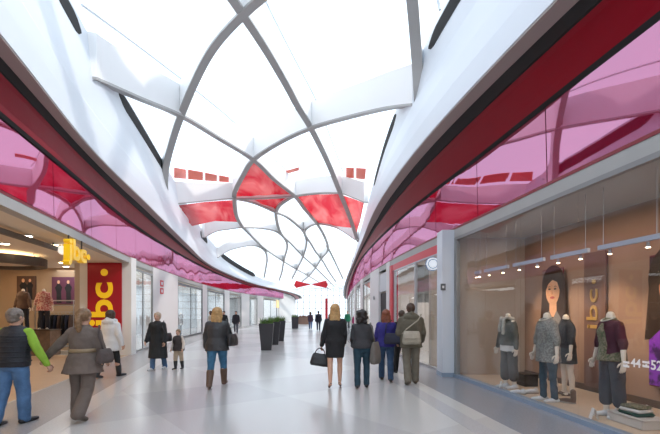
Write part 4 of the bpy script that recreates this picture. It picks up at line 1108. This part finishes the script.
# white coat
p3 = dict(bulk=1.2, pos=at_floor(110, 377), h=1.66, head=-12, legs=((14, 4), (-12, 14)), pitch=(0, 12), arms=((-8, 16, 20, 8), (8, 12, 26, 4)), vox=.014,
    label='woman in a white coat and black boots walking towards the red banner', wear=[('trousers', cloth('black', (.018, .018, .02)), {'flare': .052, 'knee': .062, 'end': .5}), ('coat', cloth('white', (.72, .71, .69), .05), {'hem': .70, 'th': .035, 'flare': .03, 'arm': .075, 'hood': True}), ('boots', cloth('black leather', (.02, .02, .022), .05, .4), {'top': .5, 'shaft': .062}), ('hair', BROWNH, {'style': 'bob'})])
person(p3)
# long black coat and child, walking towards us
p4 = dict(bulk=1.18, pos=at_floor(158, 369.5), h=1.60, head=172, legs=((10, 6), (-8, 10)), arms=((4, 12, 22, 4), (2, 9, 12, 8)), vox=.014, turn=4,
    label='person in a long black coat and jeans walking beside the child', wear=[('jeans', jeans('blue', (.07, .14, .26))), ('coat', cloth('soft black', (.022, .024, .026)), {'hem': .36, 'th': .035, 'flare': .045, 'arm': .080}), ('shoes', cloth('white canvas', (.70, .72, .75), .05)), ('hair', PALEH, {'style': 'short'})])
b, W, J = person(p4)
bag('slim dark shoulder bag carried by the person in the long black coat', W, (-.25, -.06, .98), (.26, .10, .24), cloth('charcoal leather', (.03, .03, .034), .1, .45), [(-.17, .02, 1.47), (-.19, .13, 1.30), (-.24, .06, 1.08)], rz=R(75))
p5 = dict(bulk=1.15, pos=at_floor(178.5, 369), h=1.12, head=168, legs=((6, 4), (-6, 6)), arms=((-6, 14, 30, 2), (6, 20, 24, 8)), vox=.013,
    label='child in black boots and a dark jacket with cream sleeves', wear=[('trousers', cloth('beige', (.48, .38, .28)), {'flare': .070, 'knee': .078, 'end': .45}), ('sleeves', cloth('cream', (.66, .58, .50))), ('vest', cloth('dark brown', (.05, .04, .04)), {'hem': .80, 'th': .055, 'flare': .02}), ('boots', cloth('black leather', (.02, .02, .022), .05, .4), {'top': .64, 'shaft': .080}), ('hair', DKBLOND, {'style': 'short'})])
person(p5)
# blond woman in the middle left
p6 = dict(bulk=1.18, pos=at_floor(217, 387), h=1.70, head=4, legs=((18, 6), (-10, 14)), pitch=(0, 14), arms=((8, 14, 46, 2), (4, 10, 18, 6)), vox=.012,
    label='long haired blond woman in dark leather jacket, blue jeans and brown boots', wear=[('jeans', jeans('bright blue', (.05, .16, .28)), {'flare': .055, 'knee': .066, 'end': .45}), ('jacket', cloth('anthracite leather', (.040, .040, .042), .1, .5), {'hem': .80, 'th': .034, 'flare': .022, 'arm': .078}), ('boots', cloth('brown leather', (.13, .075, .05), .1, .5), {'top': .66, 'shaft': .070}), ('hair', BLONDE, {'style': 'long', 'len': .24})])
b, W, J = person(p6)
bag('black handbag on the right shoulder of the blond woman in brown boots', W, (.28, .0, 1.03), (.32, .13, .26), cloth('black leather', (.02, .02, .022), .05, .4), [(.17, .01, 1.47), (.22, -.09, 1.32), (.27, -.03, 1.14)], rz=R(70))
# group on the right
p7 = dict(pos=at_floor(335, 388), h=1.71, head=0, legs=((5, 4), (-7, 10)), pitch=(22, 26), arms=((2, 7, 36, 2), (-2, 13, 14, 10)), vox=.011, curl=1.0,
    label='blond woman in a black skirt suit with bare legs and black heels', wear=[('skirt', cloth('black', (.018, .018, .02)), {'hem': .60}), ('jacket', cloth('black', (.018, .018, .02)), {'hem': .84, 'th': .024}), ('heels', cloth('black leather', (.02, .02, .022), .05, .4)), ('hair', BLONDE, {'style': 'long', 'len': .36})])
b, W, J = person(p7)
hw = J['wL'] + J['hdL'] * .08
bag('black handbag held in the left hand of the woman in the black skirt', W, (hw.x - .02, hw.y, hw.z - .24), (.40, .16, .27), cloth('black leather', (.02, .02, .022), .05, .4), None, handle=.13, tilt=R(8))
p8 = dict(pos=at_floor(362, 388), h=1.62, head=-4, legs=((6, 4), (-4, 8)), pitch=(0, 10), arms=((4, 8, 40, 0), (4, 8, 40, 0)), vox=.012,
    label='curly dark haired woman in a dark grey jacket and teal jeans', wear=[('jeans', jeans('dark teal', (.018, .05, .075)), {'flare': .062, 'knee': .068}), ('jacket', cloth('dark grey', (.050, .050, .055)), {'hem': .88, 'th': .034, 'arm': .072}), ('shoes', cloth('black leather', (.02, .02, .022), .05, .4)), ('hair', BLACKH, {'style': 'curly'})])
b, W, J = person(p8)
bag('large grey brown tote bag hung at the right side of the curly haired woman', W, (.27, -.02, .78), (.34, .15, .46), cloth('grey brown', (.16, .145, .13)), [(.17, .0, 1.45), (.22, -.10, 1.25), (.26, -.05, .98)], 'tote_bag', rz=R(60))
p9 = dict(pos=at_floor(386, 381), h=1.66, head=-6, legs=((-12, 12), (16, 4)), pitch=(14, 0), arms=((10, 10, 50, 0), (6, 10, 44, 0)), vox=.012,
    label='auburn haired woman in a violet blue jacket and blue jeans', wear=[('jeans', jeans('dark blue', (.03, .065, .13)), {'flare': .066, 'knee': .070}), ('jacket', cloth('violet blue', (.035, .028, .20)), {'hem': .84, 'th': .036, 'arm': .074}), ('shoes', cloth('black leather', (.02, .02, .022), .05, .4)), ('hair', REDH, {'style': 'long', 'len': .24})])
b, W, J = person(p9)
bag('dark navy shoulder bag on the back of the woman in the violet blue jacket', W, (.12, -.24, 1.05), (.36, .15, .25), cloth('dark navy', (.03, .03, .05)), [(.13, .02, 1.47), (.0, -.18, 1.38), (-.02, -.24, 1.16)], rz=R(-8))
p11 = dict(pos=at_floor(402, 374), h=1.68, head=6, legs=WALKB, arms=ARMS, vox=.016,
    label='dark haired person in black seen between the violet jacket and the khaki coat', wear=[('trousers', cloth('black', (.018, .018, .02)), {}), ('jacket', cloth('black', (.018, .018, .02)), {'hem': .80, 'th': .034}), ('shoes', cloth('black leather', (.02, .02, .022), .05, .4)), ('hair', BROWNH, {'style': 'short'})])
person(p11)
KHAKI = cloth('khaki', (.13, .115, .082))
p10 = dict(pos=at_floor(411, 383.5), h=1.80, sex='m', head=-2, legs=((6, 4), (-10, 14)), pitch=(0, 14), arms=((4, 12, 40, 2), (2, 12, 34, 2)), vox=.012, turn=-6,
    label='brown haired man in a hooded khaki coat and khaki trousers', wear=[('trousers', cloth('light khaki', (.17, .15, .115)), {'flare': .072, 'knee': .078}), ('coat', KHAKI, {'hem': .78, 'th': .045, 'flare': .02, 'arm': .084, 'hood': True}), ('shoes', cloth('brown suede', (.10, .075, .055))), ('hair', BROWNH, {'style': 'short'})])
b, W, J = person(p10)
bag('beige messenger bag across the back of the man in the khaki coat', W, (-.03, -.26, 1.0), (.40, .14, .28), cloth('beige canvas', (.36, .32, .25)), [(.20, .02, 1.49), (.10, -.19, 1.36), (-.12, -.22, 1.18), (-.20, -.22, 1.08)], 'messenger_bag', flap=cloth('beige canvas flap', (.40, .36, .29)))

# far people
far = [
 (224, 335, 1.72, 'm', 170, 'black', (.02, .02, .024), 'dark', (.03, .03, .04), BLACKH, 'short', 'person in black by the second shop window, behind the blond woman'),
 (236, 333, 1.72, 'm', 190, 'black jacket', (.022, .022, .028), 'slate', (.07, .08, .10), BLACKH, 'short', 'person in a black jacket and slate trousers near the far left shops'),
 (211, 337, 1.70, 'f', 100, 'cream top', (.45, .38, .30), 'dark', (.03, .03, .04), BROWNH, 'bob', 'dark haired person in a cream top partly hidden behind the blond woman'),
 (310.5, 329, 1.66, 'f', 0, 'plum', (.06, .035, .06), 'blue', (.06, .12, .24), BROWNH, 'bob', 'person in plum jacket and blue jeans, left of the far pair by the totem'),
 (318.5, 330.5, 1.74, 'm', 3, 'ink blue', (.015, .02, .035), 'ink', (.02, .025, .04), BLACKH, 'short', 'person in an ink blue coat, right of the far pair by the totem'),
 (332, 333, 1.80, 'm', 0, 'maroon', (.10, .02, .03), 'dark', (.03, .03, .04), BLACKH, 'short', 'dark haired person in maroon looking over the blond head in black'),
 (347.5, 329, 1.72, 'm', 176, 'green', (.01, .15, .085), 'grey', (.08, .09, .10), BROWNH, 'short', 'person in a green coat far down the street'),
 (355, 331, 1.52, 'f', 180, 'magenta', (.32, .015, .11), 'dark', (.03, .03, .04), BROWNH, 'bob', 'person in a magenta coat next to the green coat'),
 (362, 334, 1.66, 'f', 178, 'purple', (.10, .03, .10), 'dark', (.03, .03, .04), BROWNH, 'bob', 'person in purple far down, above the curly haired woman'),
]
for i, (px, py, h, sx, hd, cn, cc, tn, tc_, hm, hs, lab) in enumerate(far):
    v = fl(px, py)
    pp = dict(pos=(v.x, v.y), h=h, sex=sx, head=hd, legs=(WALK, WALKB)[i % 2], arms=(ARMSB, ARMS)[i % 2], vox=.022, label=lab,
              wear=[('trousers', jeans(tn, tc_) if tn == 'blue' else cloth(tn, tc_), {}), ('coat', cloth(cn, cc), {'hem': .74, 'th': .034, 'flare': .01}), ('shoes', cloth('black leather', (.02, .02, .022), .05, .4)), ('hair', hm, {'style': hs})])
    person(pp)

# ------------------------------------------------------------------ MANNEQUINS AND DISPLAY PIECES
ZD = .052
def disp(px, py):
    Y = (EYE - ZD) * F / (py - HY); return ((px - CX) * Y / F, Y)
face = 83
def mann(pos, head, h, wear, label, legs=STAND, arms=((0, 17, 6, 12), (0, 17, 6, 12)), z=ZD, vox=.012):
    return person(dict(pos=pos, h=h, head=head, legs=legs, arms=arms, wear=wear, label=label, skin=MANN, z=z, vox=vox, curl=.25), True)
GREYPL = two_tone('grey plaid', (.17, .17, .16), (.29, .29, .275), 45, .85); GREENPR = two_tone('green brown print', (.10, .12, .06), (.26, .22, .16), 48, .8)
m1, W1, J1 = mann(disp(509, 388), 100, 1.68, [('capri', cloth('charcoal grey', (.055, .055, .055)), {'flare': .085, 'knee': .085}), ('shirt', cloth('white cotton', (.72, .70, .68), .04), {'hem': .78, 'th': .018, 'sleeve': .1, 'arm': .05, 'collar': False}), ('jacket', cloth('grey green', (.10, .105, .095)), {'hem': .90, 'th': .034, 'arm': .062}), ('scarf', cloth('pale grey', (.42, .40, .36))), ('shoes', cloth('white canvas', (.70, .72, .75), .05))], 'headless mannequin in a grey jacket, pale scarf and dark cropped trousers')
m2, W2, J2 = mann(disp(548, 401), 96, 1.70, [('jeans', jeans('slate', (.045, .085, .12)), {'flare': .050, 'knee': .058}), ('shirt', GREYPL, {'hem': .70, 'th': .034, 'flare': .02, 'sleeve': .35, 'arm': .07}), ('necklace', cloth('pale bead', (.60, .58, .52))), ('shoes', cloth('white canvas', (.70, .72, .75), .05))], 'headless mannequin in a loose grey plaid shirt and slim slate jeans')
mb, Wb, Jb = mann((disp(562, 396)[0] + .15, disp(562, 396)[1] + .1), 80, 1.66, [('skirt', cloth('blue black', (.035, .045, .055)), {'hem': .62, 'flare': .02}), ('shirt', cloth('black knit', (.025, .025, .03)), {'hem': .92, 'th': .025, 'sleeve': .35}), ('heels', cloth('brown leather', (.13, .075, .05), .1, .5))], 'headless mannequin in a dark skirt and black top behind the plaid shirt one')
m3, W3, J3 = mann(disp(612, 417), 90, 1.72, [('capri', cloth('grey blue', (.060, .065, .085)), {'flare': .080, 'knee': .082}), ('shirt', GREENPR, {'hem': .84, 'th': .022, 'sleeve': .1, 'arm': .05, 'flare': .01}), ('coat', cloth('maroon knit', (.075, .018, .035)), {'hem': .93, 'th': .030, 'sleeve': .25, 'arm': .066, 'collar': False, 'open': GREENPR}), ('necklace', cloth('pale bead', (.60, .58, .52))), ('shoes', cloth('white canvas', (.70, .72, .75), .05))], 'headless mannequin in a maroon cardigan, green printed blouse and cropped trousers')
r = tag(empty('display_podium', (-10.95, 15.6, 0)), 'brown display podium that carries two mannequins in the shop', 'podium')
bm = bmesh.new(); box(bm, (0, 0, .46), (1.5, .6, .92)); obj('base', bm, cloth('walnut', (.12, .075, .05), .2, .5), r)
bm = bmesh.new(); box(bm, (0, 0, .94), (1.56, .66, .04)); obj('top', bm, cloth('dark walnut', (.07, .045, .03), .2, .5), r)
mann((-10.62, 15.6), 190, 1.66, [('trousers', cloth('dark', (.03, .03, .04))), ('shirt', two_tone('pink floral', (.45, .12, .12), (.70, .48, .40), 20, .8), {'hem': .72, 'th': .04, 'flare': .04, 'sleeve': .6})], 'headless mannequin in a pink floral blouse on the brown podium', z=.96, vox=.018)
mann((-11.38, 15.6), 175, 1.66, [('trousers', cloth('dark', (.03, .03, .04))), ('jacket', cloth('brown wool', (.12, .07, .05)), {'hem': .80, 'th': .04})], 'headless mannequin in a brown jacket on the brown podium', z=.96, vox=.018)
# display clutter
def low_box(px, py, size, m, label, rz=0.1):
    x, y = disp(px, py); r = tag(empty('display_block', (x, y, ZD), rz), label, 'display block')
    bm = bmesh.new(); box(bm, (0, 0, size[2] / 2), size); bmesh.ops.bevel(bm, geom=bm.edges[:], offset=.008, segments=2, affect='EDGES'); obj('block', bm, m, r)
    bm = bmesh.new(); box(bm, (0, 0, size[2] + .006), (size[0] + .03, size[1] + .03, .012)); obj('top', bm, m, r)
    return r
low_box(526, 385, (.30, .40, .24), cloth('black lacquer', (.02, .02, .02), .02, .3), 'black display block beside the grey jacket mannequin')
blk = low_box(636, 424, (.36, .62, .12), cloth('white lacquer', (.62, .60, .58), .02, .4), 'low white display block beside the maroon cardigan mannequin', .1)
for i in range(3):
    bm = bmesh.new(); box(bm, (0, 0, .022), (.28 - .02 * i, .36 - .03 * i, .044)); bmesh.ops.bevel(bm, geom=bm.edges[:], offset=.018, segments=3, affect='EDGES')
    o = obj('folded_shirt', bm, [GREENPR, cloth('bottle green', (.02, .09, .07)), cloth('white cotton', (.72, .70, .68), .04)][(i + 1) % 3], None, True, blk.location + Vector((.0, .0, .133 + .045 * i))); o.rotation_euler.z = .1 + .1 * i
    tag(o, ['bottle green folded shirt at the bottom of the little pile', 'white folded shirt in the middle of the little pile', 'green printed folded shirt on top of the little pile'][i], 'folded shirt', 'folded shirts on the white block')
for i, (px, py, lab) in enumerate(((597.5, 419, 'white price card by the left foot of the maroon cardigan mannequin'), (623, 413, 'white price card between the maroon cardigan mannequin and the folded shirts'), (652, 416, 'white price card at the right of the folded shirts'), (504, 389, 'small white card by the feet of the grey jacket mannequin'))):
    x, y = disp(px, py); r = tag(empty('price_card', (x, y, ZD), R(75)), lab, 'card')
    bm = bmesh.new(); prism(bm, [(-.06, 0, 0), (.06, 0, 0), (.06, .045, .15), (-.06, .045, .15)], (0, -.004, .001)); prism(bm, [(-.06, .095, 0), (.06, .095, 0), (.06, .05, .15), (-.06, .05, .15)], (0, .004, .001)); obj('card', bm, mat('white card', (.80, .80, .80), .5), r)
def shoe_thing(px, py, m, label, rz, grp=None, boot=False):
    x, y = disp(px, py); bm = bmesh.new(); capsule(bm, [(0, -.09, .04), (0, .02, .045), (0, .13, .033)], [.036, .042, .030]); 
    if boot: capsule(bm, [(0, -.085, .06), (0, -.08, .20)], [.042, .048])
    else: capsule(bm, [(0, -.085, .05), (0, -.07, .085)], [.036, .030])
    r = tag(empty('boot' if boot else 'sneaker', (x, y, ZD), rz), label, 'shoe', grp)
    skinned('upper', bm, m, r, .009, 2); bm = bmesh.new(); loft(bm, [(0, .02, 0, .042, .145), (0, .02, .022, .044, .148)], 22); obj('sole', bm, cloth('rubber', (.35, .33, .30), .03), r, True)
    return r
shoe_thing(519, 394, cloth('white canvas', (.70, .72, .75), .05), 'white sneaker on the display floor beside the black block', R(60)); shoe_thing(532, 393.5, cloth('white canvas', (.70, .72, .75), .05), 'white sneaker in front of the black block', R(85))
shoe_thing(568, 403, cloth('brown leather', (.13, .075, .05), .1, .5), 'brown ankle boot standing right of the plaid shirt mannequin', R(40), None, True)

# silhouettes behind the left shop windows
for i, (px, dx, lab) in enumerate(((141, -.75, 'headless mannequin in dark clothes behind the first window past the red banner'), (184, -1.1, 'headless mannequin in black behind the dark framed window, nearer one'), (193, -1.1, 'headless mannequin in brown behind the dark framed window, farther one'))):
    Y = lY(px) + 1.0
    mann((facL(Y) + dx, Y), 280, 1.72, [('trousers', cloth('dark', (.03, .03, .04))), ('coat', [cloth('black', (.018, .018, .02)), cloth('soft black', (.022, .024, .026)), cloth('brown wool', (.12, .07, .05))][i], {'hem': .74, 'th': .035})], lab, z=.0, vox=.02)
for i, (dy, dx, m_, lab) in enumerate(((12.6, 1.3, cloth('beige', (.48, .38, .28)), 'headless mannequin in beige inside the red framed shop, near the beige column'), (14.6, 1.4, cloth('white', (.72, .71, .69), .05), 'headless mannequin in white inside the red framed shop, farther one'))):
    mann((facR(dy) + dx, dy), 95, 1.74, [('trousers', cloth('beige', (.48, .38, .28))), ('coat', m_, {'hem': .74, 'th': .035})], lab, z=.0, vox=.02)
# ------------------------------------------------------------------ LIGHT AND CAMERA
w = bpy.data.worlds.new('overcast sky'); bpy.context.scene.world = w; w.use_nodes = True
bg = w.node_tree.nodes['Background']; bg.inputs['Color'].default_value = (.80, .90, 1.0, 1); bg.inputs['Strength'].default_value = 2.0
sd = bpy.data.lights.new('sun', 'SUN'); sd.energy = 1.6; sd.angle = R(3); sd.color = (1, .93, .84)
so = bpy.data.objects.new('sun', sd); C.objects.link(so)
so.rotation_euler = Vector((-1.0, .35, -.80)).to_track_quat('-Z', 'Y').to_euler()
cd = bpy.data.cameras.new('camera'); co = bpy.data.objects.new('camera', cd); C.objects.link(co)
co.location = (0, 0, EYE); co.rotation_euler = (R(90), 0, 0)
cd.sensor_fit = 'HORIZONTAL'; cd.sensor_width = 36; cd.lens = 36 * F / 660; cd.shift_y = (HY - 217) / 660
cd.clip_start = .05; cd.clip_end = 400
sc = bpy.context.scene; sc.camera = co
sc.view_settings.view_transform = 'Standard'; sc.view_settings.look = 'None'; sc.view_settings.gamma = 1
sc.view_settings.use_curve_mapping = False; sc.view_settings.exposure = 0.0
sc.cycles.max_bounces = 10; sc.cycles.transparent_max_bounces = 24; sc.cycles.diffuse_bounces = 5
